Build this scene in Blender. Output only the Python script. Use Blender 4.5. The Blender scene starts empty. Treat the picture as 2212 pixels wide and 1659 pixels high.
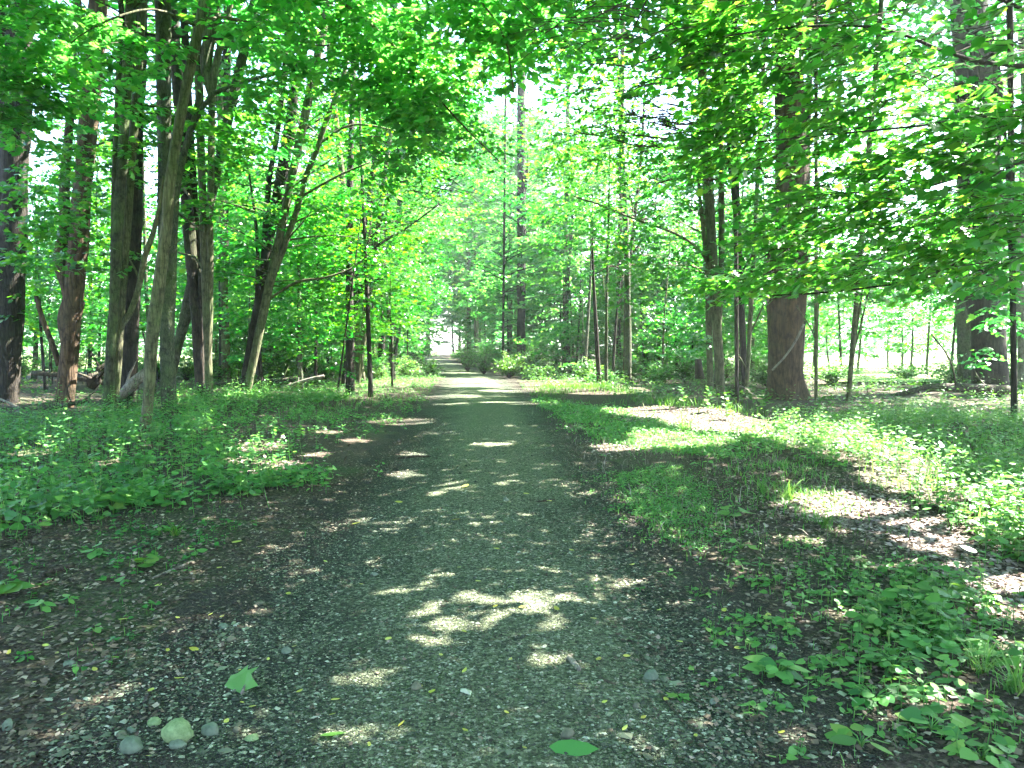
import bpy, math
import numpy as np
from mathutils import Vector

rng = np.random.default_rng(11)
sc = bpy.context.scene
COL = sc.collection

# ------------------------------------------------------------------ camera
FPX, CAM_H = 780.0, 1.6                 # focal length for a 1024 px wide frame, eye height
S = 1024 / 2212.0                       # measurements were taken on a 2212 px wide view of the photo
PITCH = math.atan(36 / FPX)
cam_d = bpy.data.cameras.new("camera")
cam = bpy.data.objects.new("camera", cam_d)
COL.objects.link(cam)
cam.location = (0, 0, CAM_H)
cam.rotation_euler = (math.pi / 2 - PITCH, 0, 0)
cam_d.sensor_width = 36
cam_d.lens = 36 * FPX / 1024
cam_d.clip_start, cam_d.clip_end = 0.05, 2000
sc.camera = cam


def P(dx, dy, d):
    """world point seen at (dx, dy) of the 2212 px view, d metres ahead"""
    u = (dx * S - 512) / FPX
    v = -(dy * S - 384) / FPX
    y = math.cos(PITCH) + v * math.sin(PITCH)
    z = -math.sin(PITCH) + v * math.cos(PITCH)
    k = d / y
    return np.array([u * k, d, CAM_H + z * k])


def GD(dy):
    v = -(dy * S - 384) / FPX
    y = math.cos(PITCH) + v * math.sin(PITCH)
    z = -math.sin(PITCH) + v * math.cos(PITCH)
    return y * CAM_H / max(-z, 1e-3)


def G(dx, dy):
    """ground point seen at (dx, dy)"""
    d = GD(dy)
    p = P(dx, dy, d)
    return p[0], p[1]


# ------------------------------------------------------------------ light
SUN_EL, SUN_AZ = math.radians(52), math.radians(66)      # azimuth to the right of the view
SUN = np.array([math.cos(SUN_EL) * math.sin(SUN_AZ), math.cos(SUN_EL) * math.cos(SUN_AZ), math.sin(SUN_EL)])
sd = bpy.data.lights.new("sun", "SUN")
sd.energy, sd.angle, sd.color = 5.0, math.radians(0.53), (1.0, 0.95, 0.88)
so = bpy.data.objects.new("sun", sd)
COL.objects.link(so)
so.rotation_euler = Vector(SUN).to_track_quat("Z", "Y").to_euler()
so.location = (20, 10, 40)
wd = bpy.data.worlds.new("World")
sc.world = wd
wd.use_nodes = True
nt = wd.node_tree
sky = nt.nodes.new("ShaderNodeTexSky")
sky.sky_type = "NISHITA"
sky.sun_disc = False
sky.sun_elevation = SUN_EL
sky.sun_rotation = SUN_AZ
bg = nt.nodes["Background"]
bg.inputs[1].default_value = 0.07
nt.links.new(sky.outputs[0], bg.inputs[0])
sc.view_settings.view_transform = "Standard"
sc.view_settings.look = "None"
sc.view_settings.exposure = 4.15
sc.view_settings.gamma = 1.0
cy = sc.cycles
cy.max_bounces, cy.diffuse_bounces, cy.glossy_bounces, cy.transmission_bounces = 8, 5, 2, 6
cy.transparent_max_bounces = 4
cy.sample_clamp_indirect = 6.0
cy.caustics_reflective = cy.caustics_refractive = False
cy.use_denoising = True
cy.use_adaptive_sampling = True
cy.adaptive_threshold = 0.02
cy.blur_glossy = 1.0


# ------------------------------------------------------------------ materials
def mat(name):
    m = bpy.data.materials.new(name)
    m.use_nodes = True
    t = m.node_tree
    t.nodes.clear()
    out = t.nodes.new("ShaderNodeOutputMaterial")
    b = t.nodes.new("ShaderNodeBsdfPrincipled")
    t.links.new(b.outputs[0], out.inputs[0])
    return m, t, b, out


def nd(t, typ, **kw):
    n = t.nodes.new(typ)
    for k, v in kw.items():
        if isinstance(v, (int, float, tuple)) and k[0] == "_":
            n.inputs[int(k[1:])].default_value = v
        else:
            setattr(n, k, v)
    return n


def ramp(t, src, stops):
    r = t.nodes.new("ShaderNodeValToRGB")
    el = r.color_ramp.elements
    while len(el) < len(stops):
        el.new(0.5)
    for e, (p, c) in zip(el, stops):
        e.position = p
        e.color = (*c, 1)
    t.links.new(src, r.inputs[0])
    return r


def leaf_mat(name, stops, trans, fac=0.45, rough=0.42, spec=0.5):
    m, t, b, out = mat(name)
    g = nd(t, "ShaderNodeNewGeometry")
    r = ramp(t, g.outputs["Random Per Island"], stops)
    oi = nd(t, "ShaderNodeObjectInfo")
    h1 = nd(t, "ShaderNodeMapRange")
    h1.inputs["To Min"].default_value, h1.inputs["To Max"].default_value = 0.484, 0.514
    t.links.new(oi.outputs["Random"], h1.inputs[0])
    h2 = nd(t, "ShaderNodeMath", operation="MULTIPLY")       # a second, unrelated random number per tree
    t.links.new(oi.outputs["Random"], h2.inputs[0])
    h2.inputs[1].default_value = 7.31
    h3 = nd(t, "ShaderNodeMath", operation="FRACT")
    t.links.new(h2.outputs[0], h3.inputs[0])
    h4 = nd(t, "ShaderNodeMapRange")
    h4.inputs["To Min"].default_value, h4.inputs["To Max"].default_value = 0.75, 1.22
    t.links.new(h3.outputs[0], h4.inputs[0])
    h5 = nd(t, "ShaderNodeMapRange")
    h5.inputs["To Min"].default_value, h5.inputs["To Max"].default_value = 1.04, 0.93
    t.links.new(h3.outputs[0], h5.inputs[0])

    def vary(src):
        hs = nd(t, "ShaderNodeHueSaturation")
        t.links.new(h1.outputs[0], hs.inputs["Hue"])
        t.links.new(h5.outputs[0], hs.inputs["Saturation"])
        t.links.new(h4.outputs[0], hs.inputs["Value"])
        t.links.new(src, hs.inputs["Color"])
        return hs.outputs[0]

    t.links.new(vary(r.outputs[0]), b.inputs["Base Color"])
    b.inputs["Roughness"].default_value = rough
    b.inputs["Specular IOR Level"].default_value = spec
    tr = nd(t, "ShaderNodeBsdfTranslucent")
    r2 = ramp(t, g.outputs["Random Per Island"], trans)
    t.links.new(vary(r2.outputs[0]), tr.inputs[0])
    mx = nd(t, "ShaderNodeMixShader", _0=fac)
    t.links.new(b.outputs[0], mx.inputs[1])
    t.links.new(tr.outputs[0], mx.inputs[2])
    t.links.new(mx.outputs[0], out.inputs[0])
    return m


M = {}
M["maple"] = leaf_mat("maple_leaf", [(0, (0.012, 0.085, 0.018)), (0.5, (0.018, 0.12, 0.018)), (0.9, (0.035, 0.16, 0.018)), (1, (0.07, 0.2, 0.02))],
                      [(0, (0.03, 0.32, 0.018)), (0.5, (0.06, 0.42, 0.018)), (0.9, (0.15, 0.52, 0.02)), (1, (0.28, 0.58, 0.025))], 0.5, 0.33, 0.9)
M["canopy"] = leaf_mat("canopy_leaf", [(0, (0.012, 0.085, 0.02)), (0.6, (0.02, 0.12, 0.02)), (1, (0.05, 0.17, 0.02))],
                       [(0, (0.035, 0.34, 0.022)), (0.7, (0.08, 0.45, 0.022)), (1, (0.22, 0.55, 0.03))], 0.5)
M["far"] = leaf_mat("far_leaf", [(0, (0.014, 0.09, 0.028)), (0.6, (0.025, 0.13, 0.03)), (1, (0.06, 0.18, 0.03))],
                    [(0, (0.05, 0.36, 0.045)), (0.7, (0.1, 0.46, 0.045)), (1, (0.24, 0.55, 0.05))], 0.5, 0.33, 0.9)
M["herb"] = leaf_mat("herb_leaf", [(0, (0.022, 0.10, 0.024)), (0.45, (0.05, 0.18, 0.035)), (0.85, (0.09, 0.24, 0.045)), (1, (0.18, 0.28, 0.06))],
                     [(0, (0.09, 0.33, 0.03)), (1, (0.2, 0.48, 0.05))], 0.35, 0.5)
M["grass"] = leaf_mat("grass_blade", [(0, (0.03, 0.11, 0.02)), (0.6, (0.06, 0.2, 0.03)), (0.9, (0.12, 0.24, 0.05)), (1, (0.25, 0.24, 0.09))],
                      [(0, (0.1, 0.33, 0.03)), (1, (0.22, 0.45, 0.05))], 0.35, 0.5)
M["yellow"] = leaf_mat("yellow_leaf", [(0, (0.42, 0.36, 0.05)), (0.6, (0.45, 0.43, 0.08)), (1, (0.3, 0.42, 0.08))],
                       [(0, (0.5, 0.4, 0.05)), (1, (0.4, 0.5, 0.08))], 0.2, 0.5)
M["litter"] = leaf_mat("litter_leaf", [(0, (0.014, 0.010, 0.007)), (0.45, (0.06, 0.045, 0.029)), (0.85, (0.15, 0.115, 0.08)), (1, (0.3, 0.25, 0.19))],
                       [(0, (0.05, 0.03, 0.015)), (1, (0.12, 0.08, 0.04))], 0.12, 0.7, 0.3)


M["dry_sun_tint"] = leaf_mat("dry_sun_tint_leaf", [(0, (0.10, 0.075, 0.06)), (0.5, (0.24, 0.19, 0.165)), (1, (0.4, 0.34, 0.3))], [(0, (0.15, 0.1, 0.07)), (1, (0.25, 0.2, 0.15))], 0.12, 0.7, 0.3)  # paleness puts extra sunlight into the leaf colour


def bark_mat(name, dark, light, moss, sc_=(9, 9, 1.1), moss_lo=0.55, bump=0.7):
    m, t, b, out = mat(name)
    tc = nd(t, "ShaderNodeTexCoord")
    mp = nd(t, "ShaderNodeMapping")
    mp.inputs["Scale"].default_value = sc_
    t.links.new(tc.outputs["Object"], mp.inputs[0])
    n1 = nd(t, "ShaderNodeTexNoise", _2=2.2, _3=7.0, _4=0.65)
    t.links.new(mp.outputs[0], n1.inputs[0])
    v = nd(t, "ShaderNodeTexVoronoi", feature="DISTANCE_TO_EDGE")
    v.inputs["Scale"].default_value = 2.0
    t.links.new(mp.outputs[0], v.inputs[0])
    r = ramp(t, n1.outputs[0], [(0.3, dark), (0.68, light)])
    n2 = nd(t, "ShaderNodeTexNoise", _2=1.3, _3=5.0, _4=0.6)
    t.links.new(tc.outputs["Object"], n2.inputs[0])
    f = ramp(t, n2.outputs[0], [(moss_lo - 0.08, (0, 0, 0)), (moss_lo + 0.12, (1, 1, 1))])
    mx = nd(t, "ShaderNodeMix", data_type="RGBA")
    t.links.new(f.outputs[0], mx.inputs[0])
    t.links.new(r.outputs[0], mx.inputs[6])
    mx.inputs[7].default_value = (*moss, 1)
    n4 = nd(t, "ShaderNodeTexNoise", _2=5.5, _3=8.0, _4=0.75)
    t.links.new(tc.outputs["Object"], n4.inputs[0])
    bl = ramp(t, n4.outputs[0], [(0.36, (0.3, 0.3, 0.3)), (0.5, (1, 1, 1)), (0.7, (1.35, 1.35, 1.35))])
    cr = ramp(t, v.outputs[0], [(0.0, (0.35, 0.35, 0.35)), (0.12, (1, 1, 1))])
    m1 = nd(t, "ShaderNodeMix", data_type="RGBA", blend_type="MULTIPLY")
    m1.inputs[0].default_value = 0.85
    t.links.new(mx.outputs[2], m1.inputs[6])
    t.links.new(bl.outputs[0], m1.inputs[7])
    m2 = nd(t, "ShaderNodeMix", data_type="RGBA", blend_type="MULTIPLY")
    m2.inputs[0].default_value = 0.7
    t.links.new(m1.outputs[2], m2.inputs[6])
    t.links.new(cr.outputs[0], m2.inputs[7])
    t.links.new(m2.outputs[2], b.inputs["Base Color"])
    b.inputs["Roughness"].default_value = 0.9
    b.inputs["Specular IOR Level"].default_value = 0.2
    ad = nd(t, "ShaderNodeMath", operation="MULTIPLY_ADD")
    t.links.new(v.outputs[0], ad.inputs[0])
    ad.inputs[1].default_value = 0.8
    t.links.new(n1.outputs[0], ad.inputs[2])
    bp = nd(t, "ShaderNodeBump")
    bp.inputs["Strength"].default_value = bump
    bp.inputs["Distance"].default_value = 0.04
    t.links.new(ad.outputs[0], bp.inputs["Height"])
    t.links.new(bp.outputs[0], b.inputs["Normal"])
    return m


M["olive_bark"] = bark_mat("olive_bark", (0.05, 0.05, 0.027), (0.15, 0.145, 0.082), (0.085, 0.11, 0.045))
M["grey_bark"] = bark_mat("grey_bark", (0.03, 0.032, 0.022), (0.125, 0.125, 0.09), (0.07, 0.095, 0.04), (14, 14, 3.0), 0.52, 1.0)
M["dark_bark"] = bark_mat("dark_bark", (0.014, 0.012, 0.01), (0.052, 0.044, 0.033), (0.035, 0.042, 0.02), moss_lo=0.62)
M["red_bark"] = bark_mat("red_bark", (0.032, 0.021, 0.013), (0.125, 0.084, 0.05), (0.065, 0.056, 0.03), (5, 5, 0.8), 0.6, 1.0)
M["dead_wood"] = bark_mat("dead_wood", (0.12, 0.105, 0.085), (0.3, 0.265, 0.225), (0.17, 0.155, 0.115), (12, 12, 1.5), 0.6)
M["moss_bark"] = bark_mat("moss_bark", (0.02, 0.02, 0.013), (0.085, 0.085, 0.05), (0.06, 0.085, 0.03), (7, 7, 1.6), 0.5)
M["twig"] = bark_mat("twig_bark", (0.03, 0.025, 0.017), (0.085, 0.07, 0.05), (0.05, 0.052, 0.028))
M["rot_wood"] = bark_mat("rotting_wood", (0.02, 0.017, 0.014), (0.075, 0.06, 0.045), (0.04, 0.05, 0.02))


def ground_mat():
    m, t, b, out = mat("forest_floor")
    tc = nd(t, "ShaderNodeTexCoord")
    n1 = nd(t, "ShaderNodeTexNoise", _2=38.0, _3=8.0, _4=0.7)
    n2 = nd(t, "ShaderNodeTexNoise", _2=0.55, _3=5.0, _4=0.6)
    n3 = nd(t, "ShaderNodeTexVoronoi", _2=26.0)
    for n in (n1, n2, n3):
        t.links.new(tc.outputs["Object"], n.inputs[0])
    r = ramp(t, n1.outputs[0], [(0.3, (0.012, 0.010, 0.008)), (0.48, (0.05, 0.039, 0.028)), (0.62, (0.105, 0.082, 0.062)), (0.76, (0.23, 0.19, 0.155))])
    g = ramp(t, n1.outputs[0], [(0.35, (0.014, 0.026, 0.009)), (0.65, (0.06, 0.12, 0.03))])
    f = ramp(t, n2.outputs[0], [(0.5, (0, 0, 0)), (0.66, (0.8, 0.8, 0.8))])
    mx = nd(t, "ShaderNodeMix", data_type="RGBA")
    t.links.new(f.outputs[0], mx.inputs[0])
    t.links.new(r.outputs[0], mx.inputs[6])
    t.links.new(g.outputs[0], mx.inputs[7])
    t.links.new(mx.outputs[2], b.inputs["Base Color"])
    b.inputs["Roughness"].default_value = 0.95
    b.inputs["Specular IOR Level"].default_value = 0.15
    ad = nd(t, "ShaderNodeMath", operation="ADD")
    t.links.new(n1.outputs[0], ad.inputs[0])
    t.links.new(n3.outputs[0], ad.inputs[1])
    bp = nd(t, "ShaderNodeBump")
    bp.inputs["Strength"].default_value = 0.9
    bp.inputs["Distance"].default_value = 0.03
    t.links.new(ad.outputs[0], bp.inputs["Height"])
    t.links.new(bp.outputs[0], b.inputs["Normal"])
    return m


def path_mat():
    m, t, b, out = mat("gravel_path")
    tc = nd(t, "ShaderNodeTexCoord")
    v = nd(t, "ShaderNodeTexVoronoi", _2=58.0)
    v2 = nd(t, "ShaderNodeTexVoronoi", _2=130.0)
    n1 = nd(t, "ShaderNodeTexNoise", _2=1.6, _3=6.0, _4=0.65)
    n2 = nd(t, "ShaderNodeTexNoise", _2=90.0, _3=4.0, _4=0.7)
    for n in (v, v2, n1, n2):
        t.links.new(tc.outputs["Object"], n.inputs[0])
    at = nd(t, "ShaderNodeAttribute", attribute_name="wear")
    # wear: 1 on the trodden centre, 0 at the loose dark sides
    ad = nd(t, "ShaderNodeMath", operation="MULTIPLY_ADD")
    t.links.new(n1.outputs[0], ad.inputs[0])
    ad.inputs[1].default_value = 0.9
    sb = nd(t, "ShaderNodeMath", operation="SUBTRACT")
    t.links.new(at.outputs["Fac"], sb.inputs[0])
    sb.inputs[1].default_value = 0.45
    t.links.new(sb.outputs[0], ad.inputs[2])
    f = ramp(t, ad.outputs[0], [(0.12, (0, 0, 0)), (0.75, (1, 1, 1))])
    sep = nd(t, "ShaderNodeSeparateColor")
    t.links.new(v.outputs["Color"], sep.inputs[0])
    dark = ramp(t, sep.outputs[0], [(0, (0.008, 0.011, 0.006)), (0.5, (0.028, 0.036, 0.02)), (0.8, (0.07, 0.085, 0.05)), (1, (0.22, 0.24, 0.16))])
    light = ramp(t, sep.outputs[0], [(0, (0.036, 0.048, 0.022)), (0.4, (0.10, 0.122, 0.062)), (0.8, (0.165, 0.19, 0.105)), (1, (0.36, 0.37, 0.26))])
    mx = nd(t, "ShaderNodeMix", data_type="RGBA")
    t.links.new(f.outputs[0], mx.inputs[0])
    t.links.new(dark.outputs[0], mx.inputs[6])
    t.links.new(light.outputs[0], mx.inputs[7])
    g2 = ramp(t, n2.outputs[0], [(0.34, (0.2, 0.2, 0.2)), (0.6, (1.3, 1.3, 1.3))])
    mu = nd(t, "ShaderNodeMix", data_type="RGBA", blend_type="MULTIPLY")
    mu.inputs[0].default_value = 1.0
    # ragged sides: gravel thinning out into the dark litter
    ed = nd(t, "ShaderNodeAttribute", attribute_name="edge")
    n3 = nd(t, "ShaderNodeTexNoise", _2=5.0, _3=7.0, _4=0.75)
    t.links.new(tc.outputs["Object"], n3.inputs[0])
    ea = nd(t, "ShaderNodeMath", operation="MULTIPLY_ADD")
    t.links.new(n3.outputs[0], ea.inputs[0])
    ea.inputs[1].default_value = 1.5
    t.links.new(ed.outputs["Fac"], ea.inputs[2])
    es = nd(t, "ShaderNodeMath", operation="SUBTRACT")
    t.links.new(ea.outputs[0], es.inputs[0])
    es.inputs[1].default_value = 0.75
    ef = ramp(t, es.outputs[0], [(0.3, (0, 0, 0)), (0.62, (1, 1, 1))])
    lit = ramp(t, n2.outputs[0], [(0.3, (0.012, 0.010, 0.007)), (0.55, (0.04, 0.034, 0.022)), (0.75, (0.10, 0.085, 0.06))])
    me_ = nd(t, "ShaderNodeMix", data_type="RGBA")
    t.links.new(ef.outputs[0], me_.inputs[0])
    t.links.new(mx.outputs[2], me_.inputs[6])
    t.links.new(lit.outputs[0], me_.inputs[7])
    t.links.new(me_.outputs[2], mu.inputs[6])
    t.links.new(g2.outputs[0], mu.inputs[7])
    t.links.new(mu.outputs[2], b.inputs["Base Color"])
    b.inputs["Roughness"].default_value = 0.9
    b.inputs["Specular IOR Level"].default_value = 0.25
    h = nd(t, "ShaderNodeMath", operation="ADD")
    t.links.new(v.outputs["Distance"], h.inputs[0])
    t.links.new(v2.outputs["Distance"], h.inputs[1])
    bp = nd(t, "ShaderNodeBump", invert=True)
    bp.inputs["Strength"].default_value = 1.0
    bp.inputs["Distance"].default_value = 0.02
    t.links.new(h.outputs[0], bp.inputs["Height"])
    t.links.new(bp.outputs[0], b.inputs["Normal"])
    return m


def simple_mat(name, a, c, scale, rough=0.85, bump=0.4, dist=0.01):
    m, t, b, out = mat(name)
    tc = nd(t, "ShaderNodeTexCoord")
    n = nd(t, "ShaderNodeTexNoise", _2=scale, _3=6.0, _4=0.65)
    t.links.new(tc.outputs["Object"], n.inputs[0])
    r = ramp(t, n.outputs[0], [(0.32, a), (0.68, c)])
    t.links.new(r.outputs[0], b.inputs["Base Color"])
    b.inputs["Roughness"].default_value = rough
    b.inputs["Specular IOR Level"].default_value = 0.25
    bp = nd(t, "ShaderNodeBump")
    bp.inputs["Strength"].default_value = bump
    bp.inputs["Distance"].default_value = dist
    t.links.new(n.outputs[0], bp.inputs["Height"])
    t.links.new(bp.outputs[0], b.inputs["Normal"])
    return m


def pebble_mat():
    m, t, b, out = mat("pebble")
    g = nd(t, "ShaderNodeNewGeometry")
    r = ramp(t, g.outputs["Random Per Island"], [(0, (0.012, 0.016, 0.009)), (0.45, (0.05, 0.062, 0.034)), (0.85, (0.14, 0.16, 0.098)), (1, (0.34, 0.35, 0.26))])
    t.links.new(r.outputs[0], b.inputs["Base Color"])
    b.inputs["Roughness"].default_value = 0.85
    return m


M["ground"] = ground_mat()
M["path"] = path_mat()
M["meadow"] = simple_mat("meadow_grass", (0.10, 0.19, 0.05), (0.26, 0.30, 0.13), 0.8, 0.95, 0.5, 0.1)
M["stone_moss"] = simple_mat("mossy_stone", (0.08, 0.125, 0.05), (0.2, 0.27, 0.125), 30, 0.9, 0.6, 0.01)
M["stone"] = simple_mat("grey_stone", (0.06, 0.08, 0.055), (0.13, 0.165, 0.115), 24, 0.85, 0.4, 0.008)
M["stone_brown"] = simple_mat("brown_stone", (0.055, 0.058, 0.038), (0.13, 0.13, 0.085), 24, 0.85, 0.4, 0.008)
M["pebble"] = pebble_mat()


# ------------------------------------------------------------------ mesh helpers
class Mesh:
    """collects vertices and polygons (arrays of equal-sided faces)"""

    def __init__(self):
        self.v, self.f, self.mi, self.sm, self.n = [], [], [], [], 0

    def add(self, v, faces, mi=0, smooth=True):
        v = np.asarray(v, float)
        for f in faces:
            f = np.asarray(f, np.int64)
            self.f.append(f + self.n)
            self.mi.append(mi)
            self.sm.append(smooth)
        self.v.append(v)
        self.n += len(v)

    def build(self, name, mats, parent=None, base=(0, 0, 0)):
        me = bpy.data.meshes.new(name)
        if self.n:
            V = np.concatenate(self.v) - np.asarray(base, float)
            me.vertices.add(len(V))
            me.vertices.foreach_set("co", V.astype(np.float32).ravel())
            lv = np.concatenate([f.ravel() for f in self.f]).astype(np.int32)
            tot = np.concatenate([np.full(len(f), f.shape[1], np.int32) for f in self.f])
            mi = np.concatenate([np.full(len(f), m, np.int32) for f, m in zip(self.f, self.mi)])
            sm = np.concatenate([np.full(len(f), s, bool) for f, s in zip(self.f, self.sm)])
            me.loops.add(len(lv))
            me.loops.foreach_set("vertex_index", lv)
            me.polygons.add(len(tot))
            st = np.concatenate([[0], np.cumsum(tot)[:-1]]).astype(np.int32)
            me.polygons.foreach_set("loop_start", st)
            me.polygons.foreach_set("loop_total", tot)
            me.polygons.foreach_set("material_index", mi)
            me.polygons.foreach_set("use_smooth", sm)
            me.update(calc_edges=True)
        for m in mats:
            me.materials.append(m)
        o = bpy.data.objects.new(name, me)
        COL.objects.link(o)
        if parent is not None:
            o.parent = parent
        else:
            o.location = base
        return o


def tag(o, label, cat, group=None, kind=None):
    if label:
        o["label"] = label
    if cat:
        o["category"] = cat
    if group:
        o["group"] = group
    if kind:
        o["kind"] = kind
    return o


def empty(name, loc, label, cat, group=None):
    o = bpy.data.objects.new(name, None)
    o.empty_display_size = 0.2
    COL.objects.link(o)
    o.location = loc
    return tag(o, label, cat, group)


def catmull(pts, step):
    pts = np.asarray(pts, float)
    if len(pts) < 3:
        L = np.linalg.norm(pts[1, :3] - pts[0, :3])
        n = max(2, int(L / step) + 1)
        t = np.linspace(0, 1, n)[:, None]
        return pts[0] * (1 - t) + pts[1] * t
    q = np.vstack([2 * pts[0] - pts[1], pts, 2 * pts[-1] - pts[-2]])
    out = []
    for i in range(1, len(q) - 2):
        L = np.linalg.norm(q[i + 1, :3] - q[i, :3])
        n = max(1, int(L / step))
        t = (np.arange(n) / n)[:, None]
        a, b, c, d = q[i - 1], q[i], q[i + 1], q[i + 2]
        out.append(0.5 * (2 * b + (c - a) * t + (2 * a - 5 * b + 4 * c - d) * t ** 2 + (3 * b - a - 3 * c + d) * t ** 3))
    out.append(pts[-1:])
    return np.vstack(out)


def tube(mb, pts, sides=8, step=0.3, lump=0.0, mi=0, flare=0.0, seed=None):
    """pts: (x, y, z, radius); round, tapered, optionally lumpy and flared at the foot"""
    q = catmull(pts, step)
    p, r = q[:, :3], np.maximum(q[:, 3], 0.0015)
    n = len(p)
    tan = np.gradient(p, axis=0)
    tan /= np.linalg.norm(tan, axis=1)[:, None] + 1e-9
    ref = np.array([0.0, 1.0, 0.0]) if abs(tan[0, 1]) < 0.9 else np.array([1.0, 0, 0])
    a = np.cross(tan, ref)
    a /= np.linalg.norm(a, axis=1)[:, None] + 1e-9
    b = np.cross(tan, a)
    th = np.arange(sides) / sides * 2 * math.pi
    R = np.repeat(r[:, None], sides, 1)
    if lump or flare:
        ph = rng.uniform(0, 6.28, 6)
        s = np.concatenate([[0], np.cumsum(np.linalg.norm(np.diff(p, axis=0), axis=1))])[:, None]
        R = R * (1 + lump * (np.sin(2 * th + ph[0] + s * 1.3) + 0.7 * np.sin(3 * th + ph[1] - s * 2.1) + 0.5 * np.sin(5 * th + ph[2] + s * 3.7))
                 + lump * 0.7 * rng.standard_normal((n, sides)) * 0.5)
        if flare:
            R = R * (1 + flare * np.exp(-s / (r[0] * 1.6)) * (0.65 + 0.6 * np.sin(5 * th + ph[3])))
    v = p[:, None, :] + R[:, :, None] * (np.cos(th)[None, :, None] * a[:, None, :] + np.sin(th)[None, :, None] * b[:, None, :])
    v = v.reshape(-1, 3)
    i = np.arange(n - 1)[:, None] * sides
    j = np.arange(sides)[None, :]
    k = (j + 1) % sides
    f = np.stack([i + j, i + k, i + sides + k, i + sides + j], -1).reshape(-1, 4)
    mb.add(v, [f, np.arange(sides)[None, ::-1], np.arange(sides)[None, :] + (n - 1) * sides], mi)
    return q


SHAPE = {
    "maple": np.array([(0, 0), (0.2, -0.1), (0.27, 0.06), (0.52, 0.16), (0.36, 0.3), (0.5, 0.55), (0.27, 0.52), (0.17, 0.66), (0, 1.0),
                       (-0.17, 0.66), (-0.27, 0.52), (-0.5, 0.55), (-0.36, 0.3), (-0.52, 0.16), (-0.27, 0.06), (-0.2, -0.1)]),
    "lobe": np.array([(0, 0), (0.42, 0.1), (0.32, 0.38), (0.3, 0.62), (0, 1.0), (-0.3, 0.62), (-0.32, 0.38), (-0.42, 0.1)]),
    "kite": np.array([(0, 0), (0.4, 0.4), (0, 1.0), (-0.4, 0.4)]),
    "heart": np.array([(0, 0.04), (0.2, -0.08), (0.4, 0.06), (0.43, 0.32), (0.28, 0.66), (0, 1.0), (-0.28, 0.66), (-0.43, 0.32), (-0.4, 0.06), (-0.2, -0.08)]),
    "oval": np.array([(0, 0), (0.2, 0.18), (0.26, 0.45), (0.17, 0.78), (0, 1.0), (-0.17, 0.78), (-0.26, 0.45), (-0.2, 0.18)]),
    "lance": np.array([(0, 0), (0.13, 0.25), (0.14, 0.5), (0, 1.0), (-0.14, 0.5), (-0.13, 0.25)]),
}


def unit(a):
    return a / (np.linalg.norm(a, axis=-1, keepdims=True) + 1e-9)


def leaves(mb, pos, head, nrm, size, shape, mi=0, cup=0.25):
    n = len(pos)
    if not n:
        return
    sh = SHAPE[shape]
    k = len(sh)
    X = unit(np.cross(head, nrm))
    N = unit(np.cross(X, head))
    head = unit(head)
    size = np.broadcast_to(np.asarray(size, float), (n,))
    c = cup * rng.uniform(-0.4, 1.3, n)
    z = -c[:, None] * (np.abs(sh[:, 0])[None, :] * 0.9 + (sh[:, 1] ** 2)[None, :] * 0.5)
    w = rng.uniform(0.8, 1.2, n)
    v = (pos[:, None, :] + size[:, None, None] * (X[:, None, :] * (sh[:, 0][None, :, None] * w[:, None, None])
         + head[:, None, :] * sh[:, 1][None, :, None] + N[:, None, :] * z[:, :, None]))
    mb.add(v.reshape(-1, 3), [np.arange(n * k).reshape(n, k)], mi, False)


def fans(starts, dirs, lens, k, size, droop=0.18, tilt=0.38):
    """leaves set alternately along twigs, in loose flat fans"""
    n = len(starts)
    t = np.linspace(0.2, 1, k)[None, :, None]
    jit = rng.uniform(-0.05, 0.05, (n, k, 1))
    t = t + jit
    L = lens[:, None, None]
    p = starts[:, None, :] + dirs[:, None, :] * L * t
    p[:, :, 2] -= droop * (t[:, :, 0] ** 2) * lens[:, None]
    sgn = np.where(np.arange(k) % 2 == 0, 1, -1)[None, :]
    ang = sgn * rng.uniform(0.5, 1.25, (n, k))
    ang[:, -1] = rng.uniform(-0.3, 0.3, n)
    c, s = np.cos(ang), np.sin(ang)
    h = np.stack([dirs[:, None, 0] * c - dirs[:, None, 1] * s, dirs[:, None, 0] * s + dirs[:, None, 1] * c,
                  np.broadcast_to(dirs[:, None, 2], c.shape) * 0.5 - rng.uniform(0.0, 0.7, c.shape)], -1)
    h = unit(h)
    p = p + h * size * 0.35
    nr = np.array([0, 0, 1.0]) + rng.normal(0, tilt, (n, k, 3))
    return p.reshape(-1, 3), h.reshape(-1, 3), unit(nr).reshape(-1, 3)


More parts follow.
